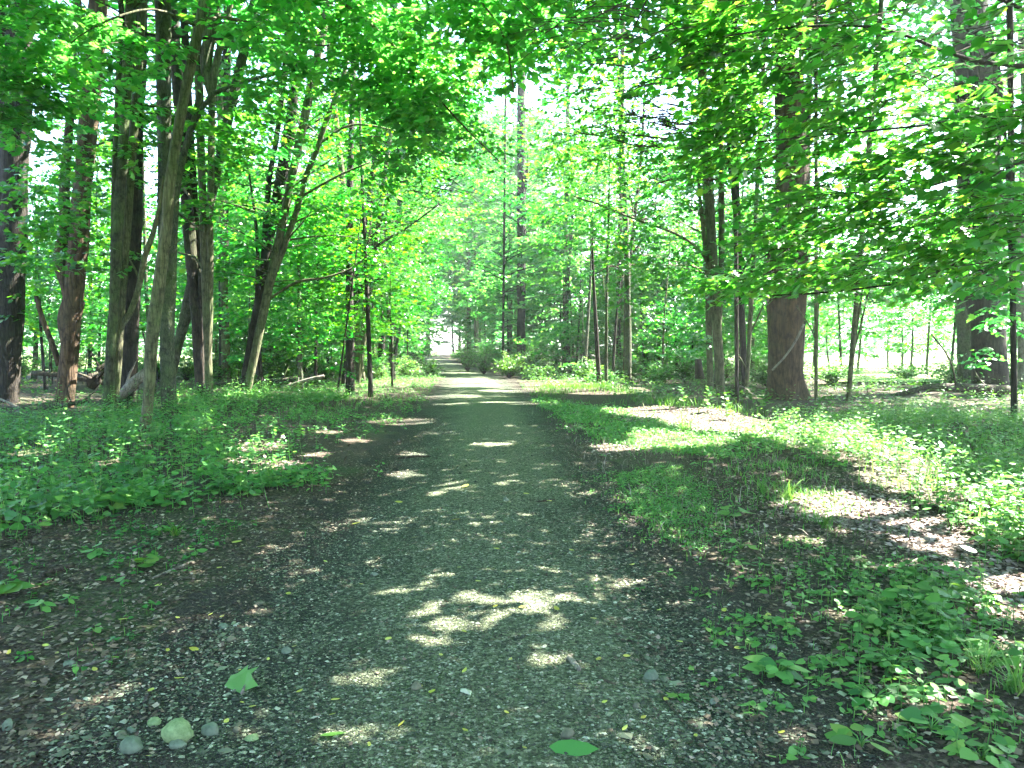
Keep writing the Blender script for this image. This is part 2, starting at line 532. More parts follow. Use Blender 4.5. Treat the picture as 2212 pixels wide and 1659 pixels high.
# ------------------------------------------------------------------ where the sun reaches the ground
# gaps of the canopy, as ellipses on the ground: read off the photo's sun flecks
FLECKS = [  # dx, dy, rx, ry in the 2212 px view
    (985, 1310, 27, 13), (1145, 1312, 38, 24), (1045, 1312, 22, 10), (945, 1360, 30, 15), (1065, 1356, 24, 15),
    (880, 1408, 22, 12), (1140, 1437, 22, 10), (670, 1462, 16, 10), (742, 1462, 24, 14), (760, 1488, 20, 14), (725, 1606, 30, 15),
    (548, 1340, 16, 12), (1338, 1266, 30, 11), (1215, 1305, 28, 8), (1272, 1288, 15, 8), (1108, 1408, 20, 10),
    (1310, 1380, 14, 7), (925, 1328, 22, 9), (1180, 1370, 20, 10), (1200, 1440, 20, 10), (890, 1385, 22, 8),
    (940, 1068, 14, 6), (990, 1062, 14, 5), (1085, 1052, 16, 5), (870, 1028, 44, 9), (935, 1078, 12, 5), (960, 1050, 12, 4),
    (880, 985, 30, 5), (865, 912, 70, 8), (1060, 965, 34, 4), (930, 938, 20, 3), (540, 975, 60, 8), (600, 1005, 60, 9), (510, 1000, 50, 7),
    (560, 1022, 50, 6), (760, 955, 25, 4), (680, 985, 30, 5),
    (1440, 895, 150, 13), (1560, 915, 140, 22), (1680, 945, 140, 26), (1780, 975, 120, 28), (1880, 1010, 110, 30),
    (1960, 1060, 100, 26), (2060, 1090, 90, 30), (2150, 1150, 80, 40), (1420, 950, 70, 14), (1340, 968, 60, 8), (1480, 968, 90, 12),
    (1760, 1085, 70, 9), (1850, 1105, 110, 14), (1950, 1125, 60, 10), (1740, 1165, 32, 9), (1700, 1090, 30, 6), (1825, 1140, 40, 6),
    (2020, 1180, 40, 9), (2080, 1220, 40, 9), (2130, 1260, 50, 12), (2190, 1320, 50, 22), (2100, 1310, 34, 12), (2160, 1390, 40, 14),
    (1900, 1280, 16, 7), (2060, 1160, 30, 7), (1960, 1160, 25, 6), (2035, 1255, 22, 7), (2120, 1540, 22, 14), (1985, 1530, 30, 10),
    (1790, 1465, 18, 9), (2040, 1480, 20, 8), (1850, 1200, 18, 6), (1930, 1215, 22, 6), (2205, 1240, 40, 18), (2230, 1450, 40, 20),
    (1040, 826, 120, 11), (1180, 830, 140, 12), (1280, 845, 120, 10), (1100, 846, 70, 3), (980, 858, 60, 3), (1120, 872, 90, 3), (980, 875, 40, 2.5),
    (1060, 808, 60, 4), (960, 792, 40, 3), (60, 985, 50, 8), (230, 1000, 40, 6), (30, 1040, 25, 7), (700, 940, 30, 4), (330, 880, 60, 6), (500, 870, 60, 4),
    (140, 880, 60, 5), (640, 850, 60, 4), (820, 838, 60, 4), (560, 905, 30, 4), (420, 940, 20, 4),
]
EL = []
for dx, dy, rx, ry in FLECKS:
    gx, gy = G(dx, dy)
    k_ = 0.85 if gy < 12 and gx < 2.6 else 1.0
    EL.append((gx, gy, k_ * rx * S * gy / FPX, k_ * ry * S * gy * gy / (FPX * CAM_H)))
EL = np.array(EL)


def in_fleck(gx, gy, grow):
    hit = np.zeros(len(gx), bool)
    for ex, ey, ea, eb in EL:
        hit |= ((gx - ex) / (ea + grow)) ** 2 + ((gy - ey) / (eb + grow)) ** 2 < 1
    return hit


def sun_ground(p):
    k = p[:, 2] / SUN[2]
    return p[:, 0] - SUN[0] * k, p[:, 1] - SUN[1] * k


# leafy places that stand in the sun: the canopy is thinner towards them
LIT = []
for dx, dy, d, r, keep in [(1620, 120, 7.5, 1.3, 0.04), (1850, 280, 6.8, 1.0, 0.2), (1590, 290, 8, 0.8, 0.04), (2080, 400, 6.3, 0.9, 0.25), (1620, 605, 9.5, 0.8, 0.05),
                           (1860, 520, 7.5, 0.9, 0.1), (1980, 150, 6.6, 0.8, 0.2), (2100, 250, 6.2, 0.8, 0.3), (1750, 430, 7.4, 0.8, 0.2), (1700, 220, 7.4, 0.8, 0.1), (1980, 520, 7, 0.8, 0.2), (1150, 580, 38, 4.5, 0.05), (1010, 640, 48, 4.0, 0.05), (1250, 440, 30, 3.5, 0.1),
                           (1080, 480, 42, 4.5, 0.1), (1020, 760, 45, 4, 0.05), (620, 370, 24, 3.0, 0.2), (650, 250, 22, 2.5, 0.25),
                           (480, 470, 24, 2.0, 0.25), (200, 480, 24, 2.5, 0.2), (80, 300, 20, 2.2, 0.3), (250, 650, 26, 2.5, 0.3),
                           (760, 620, 30, 3.0, 0.3), (1400, 700, 36, 3.0, 0.3), (1250, 720, 34, 3, 0.1), (850, 480, 30, 3.0, 0.25), (100, 20, 12, 1.0, 0.2),
                           (1300, 250, 26, 2.5, 0.15), (1650, 660, 26, 2, 0.3), (2000, 650, 26, 3, 0.2), (850, 360, 26, 2.5, 0.2)]:
    LIT.append((P(dx, dy, d), r, keep))


def path_x(y):
    return np.interp(y, [-5, 3, 9, 18, 35, 46, 57, 80, 110, 147, 200], [-0.12, -0.17, -0.22, -0.65, -1.6, -2.7, -4.1, -7.2, -11.0, -16.5, -32.0])


def prune(pos, r=0.1, upper=True):
    """which leaves stay: gaps over the flecks, a free passage above the path, no leaves out in the clearing"""
    gx, gy = sun_ground(pos)
    keep = ~(in_fleck(gx, gy, np.where(pos[:, 2] > 5, r * 0.72, np.minimum(r * 0.7, 0.08))) & (pos[:, 2] > 0.9))
    for c, rad, kp in LIT:
        w = pos - c
        t = w @ SUN
        dist = np.linalg.norm(w - t[:, None] * SUN, axis=1)
        if upper or c[1] > 12:
            keep &= ~((dist < rad) & (t > rad * 0.6) & (rng.random(len(pos)) > kp))
        else:
            pass
    x, y, z = pos.T
    dxp = np.abs(x - path_x(y))
    free = np.where(y < 30, 3.0 + 0.02 * y, np.clip(3.4 - (y - 30) * 0.02, 2.6, 3.4))
    half = np.where(z < free, 2.3, np.where(z < free + 2.2, 2.3 * (1 - (z - free) / 2.2), 0))
    keep &= ~((dxp < half) & (y < 135))
    keep &= ~((y < 3.2) & (y > -2) & (z < 4) & (np.abs(x) < 3.0))
    keep &= ~((y > 25) & (x > 0.36 * y) & (x < 0.60 * y) & (z < 2.6) & (y < 38))
    return keep


# ------------------------------------------------------------------ terrain, path, meadow
def terr(x, y):
    x, y = np.asarray(x, float), np.asarray(y, float)
    off = np.clip((np.abs(x - path_x(y)) - 1.6) / 2.5, 0, 1)
    return off * (0.05 * np.sin(0.9 * x + 0.4 * y) + 0.05 * np.sin(0.5 * x - 0.7 * y + 1.0) + 0.03 * np.sin(1.9 * x + 1.1) * np.sin(1.6 * y) + 0.05)


def sheet(name, xs, ys, m, zf, attr=None):
    X, Y = np.meshgrid(xs, ys)
    v = np.stack([X.ravel(), Y.ravel(), zf(X.ravel(), Y.ravel())], -1)
    nx, ny = len(xs), len(ys)
    i = np.arange(ny - 1)[:, None] * nx + np.arange(nx - 1)[None, :]
    f = np.stack([i, i + 1, i + 1 + nx, i + nx], -1).reshape(-1, 4)
    mb = Mesh()
    mb.add(v, [f])
    return mb.build(name, [m])


gxs = np.concatenate([[-700, -400, -200, -120, -80, -60], np.linspace(-45, -14, 50), np.linspace(-13.7, 13.7, 130), np.linspace(14, 45, 50), [60, 80, 120, 200, 400, 700]])
gys = np.concatenate([[-300, -100, -40, -15], np.linspace(-6, 24, 130), np.linspace(24.5, 80, 90), [95, 110, 130, 160, 200, 300, 500, 900]])
tag(sheet("forest_floor", gxs, gys, M["ground"], terr), "brown forest floor of leaf litter and moss on both sides of the path", "ground", kind="structure")

ys = np.concatenate([np.arange(-6, 30, 0.18), np.arange(30, 80, 0.5), np.arange(80, 170, 1.5)])
na = 27
acr = np.linspace(-1, 1, na)
hw = 1.62 + 0.012 * np.clip(ys, 0, 45)
el = hw + 0.14 * np.sin(ys * 1.7) + 0.09 * np.sin(ys * 4.1 + 1) + rng.normal(0, 0.05, len(ys))
er = hw + 0.14 * np.sin(ys * 1.3 + 2) + 0.09 * np.sin(ys * 3.7 + 1) + rng.normal(0, 0.05, len(ys))
PX = path_x(ys)[:, None] + np.where(acr[None, :] < 0, acr[None, :] * el[:, None], acr[None, :] * er[:, None])
PY = np.repeat(ys[:, None], na, 1)
PZ = terr(PX, PY) + 0.006 + 0.035 * (1 - acr[None, :] ** 2) - 0.014 * np.exp(-((np.abs(acr[None, :]) - 0.5) / 0.13) ** 2)
mb = Mesh()
i = np.arange(len(ys) - 1)[:, None] * na + np.arange(na - 1)[None, :]
mb.add(np.stack([PX, PY, PZ], -1).reshape(-1, 3), [np.stack([i, i + 1, i + 1 + na, i + na], -1).reshape(-1, 4)])
po = mb.build("gravel_path", [M["path"]])
tag(po, "grey green gravel path running straight into the woods", "path", kind="structure")
wear = np.interp(acr, [-1, -0.62, -0.4, -0.2, 0.15, 0.45, 0.62, 0.8, 1], [0.0, 0.12, 0.4, 0.85, 0.85, 0.6, 0.15, 0.25, 0.1])
a = po.data.attributes.new("wear", "FLOAT", "POINT")
a.data.foreach_set("value", np.tile(wear, len(ys)).astype(np.float32))
a = po.data.attributes.new("edge", "FLOAT", "POINT")
a.data.foreach_set("value", np.tile(np.clip((np.abs(acr) - 0.5) / 0.5, 0, 1), len(ys)).astype(np.float32))


def path_z(x, y):
    a_ = np.clip((x - path_x(y)) / 1.7, -1, 1)
    return terr(x, y) + np.where(np.abs(a_) < 1, 0.006 + 0.035 * (1 - a_ ** 2) - 0.014 * np.exp(-((np.abs(a_) - 0.5) / 0.13) ** 2), 0)


def poly_sheet(name, outline, m, z, label):
    mb = Mesh()
    mb.add([(x, y, z) for x, y in outline], [np.arange(len(outline))[None, :]])
    return tag(mb.build(name, [m]), label, "meadow", kind="structure")


poly_sheet("meadow", [(13.5, 33), (22, 34), (40, 36), (300, 30), (400, 300), (40, 300), (24, 70), (18, 50)], M["meadow"], 0.17, "open sunlit meadow seen between the trunks on the right")
poly_sheet("meadow", [(-22, 52), (-20, 60), (-18, 72), (-40, 300), (-400, 300), (-300, 42), (-60, 46), (-34, 49)], M["meadow"], 0.17, "open sunlit meadow seen between the trunks on the left")


# ------------------------------------------------------------------ trees
ALL_LEAF = []        # (positions, radius) of everything that shades


class Tree:
    def __init__(self, name, label, bx, by, bark="olive_bark", group=None, cat="tree"):
        self.base = np.array([bx, by, float(terr(bx, by))])
        self.root = empty(name, self.base, label, cat, group)
        self.trunk, self.bark = Mesh(), bark
        self.lv = []                     # leaf batches
        self.tw = Mesh()
        self.limbs = []

    def stem(self, pts, sides=10, step=0.25, lump=0.05, flare=0.5):
        return tube(self.trunk, pts, sides, step, lump, 0, flare)

    def limb(self, pts, sides=6, bark=None, part="branch", step=0.25, lump=0.04, label=None):
        mb = Mesh()
        q = tube(mb, pts, sides, step, lump)
        o = mb.build(part, [M[bark or self.bark]], self.root, self.base)
        if label:
            o["label"] = label
        return q

    def fan(self, starts, dirs, lens, k, size, shape, mat_, droop=0.18, tilt=0.38, twigs=False):
        p, h, n = fans(starts, dirs, lens, k, size, droop, tilt)
        keep = prune(p + h * size * 0.45, size * 0.42)
        self.lv.append((p[keep], h[keep], n[keep], size, shape, mat_))
        if twigs:
            for s, d, L in zip(starts, dirs, lens):
                e = s + d * L - np.array([0, 0, droop * L])
                m_ = (s + e) / 2 + np.array([0, 0, 0.25 * droop * L])
                tube(self.tw, [(*s, 0.006), (*m_, 0.004), (*e, 0.002)], 3, 0.25)

    def spray(self, c, rx, ry, rz, n, size, shape="maple", mat_="maple", k=9, L=(0.35, 0.8), heading=None, spread=1.0, droop=0.2, tilt=0.38, twigs=False):
        u = unit(rng.standard_normal((n, 3))) * (rng.random((n, 1)) ** 0.4)
        st = np.asarray(c) + u * np.array([rx, ry, rz])
        az = rng.uniform(0, 6.283, n) if heading is None else heading + rng.normal(0, spread, n)
        d = unit(np.stack([np.cos(az), np.sin(az), rng.normal(0.0, 0.22, n)], -1))
        self.fan(st, d, rng.uniform(*L, n), k, size, shape, mat_, droop, tilt, twigs)

    def ispray(self, dx, dy, d, rx, ry, n, size, rdep=None, **kw):
        k = S * d / FPX
        self.spray(P(dx, dy, d), rx * k, rdep if rdep else rx * k * 0.7, ry * k, n, size, **kw)

    def crown(self, q, z0, z1, rad, nb, nt, size, shape, mat_, k=10, limbs=True, rise=0.25, L=(0.4, 0.9), lr=0.16, sides=4):
        """boughs leaving the stem q (x, y, z, r rows) between z0 and z1, carrying leafy twigs"""
        zz = q[:, 2]
        for _ in range(nb):
            z = z0 + (z1 - z0) * rng.random() ** 0.9
            i = int(np.argmin(np.abs(zz - z)))
            s = q[i, :3].copy()
            t = (z - z0) / max(z1 - z0, 0.1)
            Lb = rad * (0.55 + 0.5 * math.sin(math.pi * min(1, 0.25 + 0.75 * t))) * rng.uniform(0.6, 1.15)
            az = rng.uniform(0, 6.283)
            up = rise + 0.5 * t + rng.normal(0, 0.12)
            d = unit(np.array([math.cos(az), math.sin(az), up]))
            u = np.linspace(0, 1, 5)
            bend = rng.normal(0, 0.12, 2)
            pl = s + d * Lb * u[:, None]
            pl[:, 2] += -0.22 * Lb * u ** 2 * (1 - 0.5 * t)
            pl[:, 0] += bend[0] * Lb * u ** 2
            pl[:, 1] += bend[1] * Lb * u ** 2
            if limbs:
                r0 = min(q[i, 3] * 0.5, 0.008 * Lb + 0.004)
                tube(self.trunk, np.c_[pl, r0 * (1 - 0.85 * u)], sides, Lb / 5)
            m = max(2, int(nt * Lb / rad))
            tt = 0.12 + 0.88 * rng.random(m) ** 0.85
            st = np.stack([np.interp(tt, u, pl[:, c]) for c in range(3)], -1)
            az2 = az + rng.uniform(-1.3, 1.3, m)
            dd = unit(np.stack([np.cos(az2), np.sin(az2), rng.normal(0.08, 0.2, m)], -1))
            self.fan(st + rng.normal(0, lr, (m, 3)) * np.array([1, 1, 0.6]), dd, rng.uniform(*L, m), k, size, shape, mat_)

    def add_leaves(self, p, size, shape, mat_):
        n = len(p)
        az = rng.uniform(0, 6.283, n)
        h = unit(np.stack([np.cos(az), np.sin(az), rng.normal(-0.2, 0.3, n)], -1))
        nr = unit(np.array([0, 0, 1.0]) + rng.normal(0, 0.35, (n, 3)))
        self.lv.append((p, h, nr, size, shape, mat_))

    def finish(self):
        if self.trunk.n:
            self.trunk.build("trunk", [M[self.bark]], self.root, self.base)
        if self.lv and sum(len(l[0]) for l in self.lv):
            mb = Mesh()
            names = []
            for p, h, n, size, shape, mt in self.lv:
                if not len(p):
                    continue
                if mt not in names:
                    names.append(mt)
                s = size * rng.uniform(0.7, 1.25, len(p))
                leaves(mb, p, h, n, s, shape, names.index(mt))
            if self.tw.n:
                names.append("twig")
                for f in self.tw.f:
                    pass
                off = mb.n
                mb.v += self.tw.v
                mb.f += [f + off for f in self.tw.f]
                mb.mi += [len(names) - 1] * len(self.tw.f)
                mb.sm += self.tw.sm
                mb.n += self.tw.n
            mb.build("crown", [M[x] for x in names], self.root, self.base)
        return self.root


def img_stem(pts, d, top=None):
    """trunk polyline from (dx, dy, width) measurements at depth d; footed on the ground, optionally carried on to height top"""
    out = []
    for q in pts:
        dd = q[3] if len(q) > 3 else d
        p = P(q[0], q[1], dd)
        out.append([*p, q[2] * 0.5 * S * dd / FPX])
    z0 = float(terr(out[0][0], out[0][1])) - 0.12
    if out[0][2] > z0 + 0.05:
        a, b = np.array(out[0]), np.array(out[1])
        dirn = (a[:3] - b[:3]) / max(1e-3, a[2] - b[2])
        foot = a[:3] + dirn * (z0 - a[2])
        out.insert(0, [*foot, a[3] * 1.06])
    else:
        out[0][2] = z0
    if top and out[-1][2] < top:
        a, b = np.array(out[-1]), np.array(out[-2])
        dirn = unit(a[:3] - b[:3])
        k = (top - a[2])
        for f, rr in ((0.35, 0.85), (0.7, 0.6), (1.0, 0.25)):
            q = a[:3] + np.array([dirn[0] * 0.6, dirn[1] * 0.6, 1.0]) * k * f + np.array([*rng.normal(0, 0.25, 2), 0])
            out.append([*q, a[3] * rr])
    return np.array(out)


def img_limb(pts, d):
    return np.array([[*P(q[0], q[1], q[3] if len(q) > 3 else d), q[2] * 0.5 * S * (q[3] if len(q) > 3 else d) / FPX] for q in pts])


TREES = []


def main_tree(name, label, pts, d, bark, top, crown=None, extra=(), limbs=(), group=None, flare=0.5, sides=12, lump=0.05, cat="tree"):
    q = img_stem(pts, d, top)
    t = Tree(name, label, q[0, 0], q[0, 1], bark, group, cat)
    st = t.stem(q, sides, 0.2, lump, flare)
    for e in extra:                      # further stems of the same tree
        tube(t.trunk, img_limb(e, d), 8, 0.25, lump)
    for l in limbs:
        t.limb(img_limb(l, d), 6)
    if crown:
        t.crown(st, *crown)
    t.q = st
    TREES.append(t)
    return t


# crown settings: z0, z1, radius, boughs, twigs, leaf size, shape, material
UP = (9.5, 16.5, 4.4, 26, 9, 0.26, "kite", "canopy", 9)
MID = (3.4, 9.5, 3.0, 46, 14, 0.13, "lobe", "maple", 9)

L1 = main_tree("oak_tree", "thick near black trunk at the far left edge of the woods", [(14, 868, 52.7), (18, 760, 47.6), (22, 600, 42.5), (20, 430, 38.2), (18, 300, 35.7), (15, 150, 34)], 22, "dark_bark", 17, UP, flare=0.5,
               limbs=[[(22, 600, 10), (48, 560, 8), (60, 500, 6)]])
L2 = main_tree("crooked_tree", "crooked reddish brown trunk with a kink and a broken side stub", [(140, 872, 38.5), (146, 800, 34), (150, 745, 34), (142, 690, 31.1), (150, 640, 26.6), (137, 595, 28.1), (128, 560, 25.2), (139, 490, 21.5), (140, 400, 20), (147, 300, 17.8), (157, 200, 16.3), (165, 90, 14.8), (168, 0, 13.3)], 21.5, "red_bark", 16, UP,
               limbs=[[(148, 715, 18), (166, 690, 16), (178, 652, 13)], [(140, 600, 8), (165, 590, 6), (178, 555, 4)], [(128, 790, 14), (112, 740, 13), (92, 690, 12), (78, 640, 10)]])
L3 = main_tree("dark_tree", "straight blackish trunk behind the pale slim stem at the left", [(274, 880, 42.3), (277, 753, 35), (270, 650, 31.3), (267, 486, 27.6), (267, 433, 27.6), (270, 333, 25.8), (277, 217, 27.6), (281, 133, 27.6), (290, 0, 27.6)], 19.6, "dark_bark", 17, UP,
               limbs=[[(283, 200, 12), (303, 180, 9), (330, 150, 6)], [(280, 70, 8), (330, 76, 7), (400, 80, 6), (500, 86, 5), (620, 95, 4), (740, 100, 3)]])
L3a = main_tree("maple_tree", "slim grey olive stem standing against the blackish trunk", [(232, 893, 21.3), (238, 790, 17.2), (245, 653, 15.6), (247, 486, 14.8), (250, 333, 13.9), (257, 167, 12.3), (260, 0, 11.5)], 18, "moss_bark", 14, (6.6, 13, 3.2, 26, 9, 0.22, "lobe", "canopy", 9),
                limbs=[[(258, 130, 6), (200, 110, 5), (120, 112, 3)], [(250, 300, 5), (180, 320, 4), (60, 330, 3)]])
L4 = main_tree("elbow_tree", "thin pale stem bent at an elbow leaning right behind the big leaning maple", [(246, 890, 17), (251, 820, 14.4), (256, 750, 13.6), (263, 703, 13.6), (281, 677, 12.8), (300, 620, 11.9), (313, 553, 11.9), (331, 503, 10.2), (345, 440, 7.6), (352, 380, 5.1)], 18.3, "olive_bark", None, None, flare=0.25, sides=9,
               limbs=[[(281, 677, 8), (272, 690, 7), (262, 672, 4)], [(303, 608, 5), (280, 560, 4), (245, 540, 3)]])
L5 = main_tree("maple_tree", "large grey olive maple leaning right, nearest trunk to the path at left", [(309, 962, 26.9), (318, 886, 23), (323, 820, 24.6), (330, 720, 26.9), (347, 586, 23.8), (360, 486, 22.2), (367, 400, 22.2), (393, 233, 21.4), (417, 117, 21.4), (440, 0, 18.2)], 13, "olive_bark", 14,
               (6.8, 13, 4.4, 34, 12, 0.26, "lobe", "canopy", 9), flare=0.35, sides=16,
               limbs=[[(345, 560, 6), (362, 538, 4), (392, 516, 3)]])
L6 = main_tree("forked_tree", "mossy grey trunk close behind the leaning maple with a long limb arching right", [(364, 868, 30.6), (363, 800, 28.3), (363, 720, 26.8), (368, 640, 22.2), (371, 586, 20.7), (374, 486, 19.1), (382, 400, 16.8), (397, 333, 14.5), (413, 277, 13)], 19, "grey_bark", None, None, flare=0.3, sides=12,
               limbs=[[(411, 283, 15), (436, 235, 12), (460, 203, 11), (493, 187, 9), (600, 157, 8), (667, 140, 7), (737, 113, 6), (830, 72, 5), (930, 34, 4)],
                      [(374, 452, 6), (410, 480, 5), (440, 500, 4)], [(414, 276, 11), (428, 210, 9), (442, 140, 8), (470, 30, 6)]])
L8 = main_tree("maple_tree", "upright brown stem right of the leaning maple forking near the top", [(452, 845, 16.7), (450, 786, 15.8), (453, 653, 15), (453, 486, 15), (455, 433, 15), (457, 267, 14.1), (460, 200, 14.1), (467, 133, 14.1), (481, 83, 13.2), (500, 0, 12.3)], 21.5, "olive_bark", 16, UP,
               extra=[[(457, 210, 14), (445, 150, 24), (452, 80, 25), (463, 0, 24), (470, -120, 20)]],
               limbs=[[(452, 495, 7), (420, 440, 6), (395, 405, 5)], [(452, 600, 6), (420, 555, 5), (385, 545, 4)], [(455, 380, 6), (430, 340, 5), (428, 290, 4)]])
L8b = main_tree("dead_tree", "dark rotting broken trunk leaning against the upright brown stem", [(437, 850, 24), (433, 800, 22), (433, 720, 20), (436, 650, 19), (438, 582, 17)], 22, "rot_wood", None, None, sides=10, lump=0.09)
L9 = main_tree("leaning_trunk", "dead grey trunk leaning diagonally between the mossy trunk and the brown stem", [(372, 800, 20), (385, 742, 20), (398, 700, 20), (420, 640, 19), (438, 592, 17)], 22.6, "grey_bark", None, None, flare=0.1, sides=10, lump=0.07, cat="dead tree")
L10 = main_tree("twin_tree", "tall dark tree with two close stems leaning right beside the path", [(527, 836, 19.4), (547, 720, 18), (566, 620, 18), (573, 553, 18), (575, 510, 16.5), (580, 400, 12), (597, 300, 12), (613, 167, 11.3), (620, 67, 10.5), (627, 0, 9.7)], 24.5, "dark_bark", 17, UP,
                extra=[[(578, 520, 15), (592, 486, 17), (610, 400, 17), (627, 300, 16), (643, 167, 15), (662, 67, 13), (672, 0, 12), (690, -150, 9)]],
                limbs=[[(577, 400, 6), (612, 385, 5), (640, 360, 4)], [(625, 310, 6), (660, 280, 5), (700, 250, 3)], [(612, 430, 7), (630, 420, 6), (655, 415, 4)]])
L10c = main_tree("maple_tree", "slender olive tree leaning furthest right in front of the dark twin stems", [(533, 848, 18), (553, 753, 17.1), (573, 653, 16.2), (593, 586, 15.3), (613, 536, 13.5), (630, 486, 12.6), (643, 450, 12.6), (660, 383, 11.7), (687, 317, 11.7), (703, 267, 11.7), (723, 217, 10.8), (737, 180, 9.9), (752, 112, 8.1)], 23.5, "olive_bark", 14, MID,
                 limbs=[[(735, 185, 7), (775, 130, 5), (830, 90, 4), (900, 85, 3)], [(740, 170, 6), (800, 180, 5), (880, 235, 4), (1000, 300, 3)], [(690, 310, 6), (760, 270, 5), (860, 285, 4), (960, 330, 3)],
                        [(575, 650, 6), (640, 610, 6), (700, 600, 5), (760, 580, 4), (800, 545, 3)], [(650, 425, 6), (730, 380, 5), (800, 350, 4)]])
L11 = main_tree("dark_tree", "dark trunk behind and between the brown stem and the twin stems", [(480, 828, 17), (481, 760, 15), (480, 686, 15), (480, 500, 14), (482, 300, 13)], 30, "dark_bark", 16, UP)
L12 = main_tree("slender_tree", "slender forked tree with a long limb reaching over the path from the left", [(743, 815, 10), (752, 750, 9), (764, 686, 9), (781, 619, 9), (792, 570, 8), (801, 546, 8), (828, 522, 6), (851, 509, 6), (888, 486, 4), (950, 440, 3)], 31, "dark_bark", None, MID, flare=0.2, sides=8,
                limbs=[[(781, 619, 5), (772, 570, 5), (798, 520, 4), (821, 486, 4), (830, 440, 3)], [(786, 590, 4), (745, 590, 4), (700, 605, 3), (650, 600, 2)]])
L12b = main_tree("slender_tree", "thin brown upright stem by the path edge right of the forked slender tree", [(776, 815, 10), (783, 760, 9), (788, 653, 9), (794, 596, 8), (800, 480, 6), (806, 350, 4)], 32, "olive_bark", 9, MID, flare=0.2, sides=8)
L13 = main_tree("slender_tree", "pair of far slim stems by the left edge of the path", [(843, 790, 8), (846, 740, 8), (853, 670, 7), (858, 560, 6), (860, 470, 4)], 44, "grey_bark", 14, (4, 13, 3.2, 36, 10, 0.2, "kite", "far", 9), flare=0.2, sides=8,
                extra=[[(852, 786, 7), (858, 740, 6), (868, 686, 6), (880, 600, 5), (884, 500, 3)]])

R1 = main_tree("maple_tree", "brown upright trunk alone at the right side of the path", [(1351, 822, 12), (1352, 760, 11), (1353, 666, 11), (1356, 600, 10), (1359, 566, 10), (1367, 506, 9), (1370, 480, 8), (1378, 400, 7)], 38, "red_bark", 15, (5, 14, 3.6, 44, 11, 0.19, "lobe", "maple", 9), flare=0.3,
               limbs=[[(1357, 583, 4), (1320, 575, 3), (1290, 590, 2)], [(1360, 560, 4), (1400, 500, 3), (1440, 470, 2)]])
R2 = main_tree("slender_tree", "thin brown trunk just left of the lone brown trunk by the path", [(1335, 812, 10), (1336, 740, 9), (1338, 673, 8), (1343, 600, 7), (1346, 520, 5)], 42, "red_bark", 12, (4, 11, 3, 30, 10, 0.19, "kite", "maple", 9), flare=0.2, sides=8)
R3 = main_tree("slender_tree", "slim brown stem behind the bright bushes right of the path", [(1218, 806, 9), (1219, 740, 8), (1220, 643, 8), (1224, 560, 6)], 48, "olive_bark", 12, (3.5, 11.5, 3.4, 40, 11, 0.2, "kite", "far", 9), flare=0.2, sides=8)
R3b = main_tree("dark_tree", "stout dark trunk half hidden by the white leaves near the path's far end", [(1126, 800, 18), (1126, 726, 16), (1127, 620, 14), (1130, 480, 12)], 54, "dark_bark", 15, (5, 15, 4.2, 46, 11, 0.24, "kite", "far", 9), flare=0.3, sides=8)
R3c = main_tree("slender_tree", "thread thin sapling in front of the white leaf clouds near the path's far end", [(1086, 800, 5), (1087, 700, 4.5), (1088, 620, 4), (1089, 546, 3)], 46, "dark_bark", 9, (2.6, 9, 3.2, 40, 10, 0.2, "lobe", "maple", 9), flare=0.2, sides=6)
R4 = main_tree("maple_tree", "pair of close brown stems standing left of the broad red trunk", [(1557, 848, 20), (1553, 780, 17), (1551, 720, 17), (1558, 586, 12), (1559, 486, 12), (1559, 400, 11), (1558, 333, 10), (1562, 200, 9), (1560, 60, 8)], 25, "olive_bark", 15, UP, flare=0.4,
               extra=[[(1549, 770, 10), (1541, 690, 9), (1534, 600, 9), (1524, 540, 9), (1518, 486, 9), (1511, 417, 8), (1508, 340, 6)]])
R4b = main_tree("slender_tree", "short brown stem at the left of the pair of close brown stems", [(1534, 818, 13), (1532, 740, 12), (1531, 676, 11), (1530, 600, 8), (1526, 500, 6)], 29, "olive_bark", 10, MID, flare=0.3, sides=8,
                limbs=[[(1526, 560, 7), (1500, 530, 6), (1460, 505, 6), (1420, 490, 6), (1350, 465, 5), (1290, 440, 4), (1240, 425, 3)]])
R5 = main_tree("dark_tree", "dark slightly crooked stem between the brown pair and the broad red trunk", [(1609, 832, 13), (1605, 740, 12), (1599, 653, 11), (1595, 560, 10), (1590, 486, 10), (1582, 400, 9), (1574, 333, 8), (1572, 200, 7)], 27, "dark_bark", 15, UP, flare=0.3,
               limbs=[[(1602, 590, 4), (1630, 540, 3), (1650, 500, 3)]])
R6 = main_tree("sapling", "thin forked sapling close to the left flank of the broad red trunk", [(1613, 838, 9), (1617, 760, 8), (1622, 690, 7), (1625, 640, 6), (1627, 560, 4)], 26, "olive_bark", None, (3, 6, 2, 12, 8, 0.15, "lobe", "maple", 9), flare=0.2, sides=7,
               limbs=[[(1620, 720, 5), (1635, 690, 4), (1651, 655, 3)], [(1614, 800, 4), (1600, 775, 4), (1588, 762, 3)]])
R7 = main_tree("oak_tree", "massive red brown trunk with furrowed bark, broadest in the woods", [(1699, 872, 84), (1697, 835, 70), (1695, 780, 66), (1695, 720, 71), (1698, 670, 80), (1699, 625, 86), (1702, 560, 84), (1706, 500, 82), (1710, 420, 74), (1712, 350, 70), (1706, 250, 62), (1704, 120, 56)], 23, "red_bark", 19,
               (8.5, 18, 6.0, 44, 14, 0.30, "kite", "canopy", 9), flare=0.28, sides=28, lump=0.025,
               limbs=[[(1700, 335, 14), (1674, 340, 10), (1640, 358, 8), (1600, 372, 7), (1560, 386, 6), (1510, 388, 5), (1470, 384, 4), (1420, 396, 3)],
                      [(1640, 358, 6), (1655, 385, 5), (1690, 375, 4), (1730, 345, 3)]])
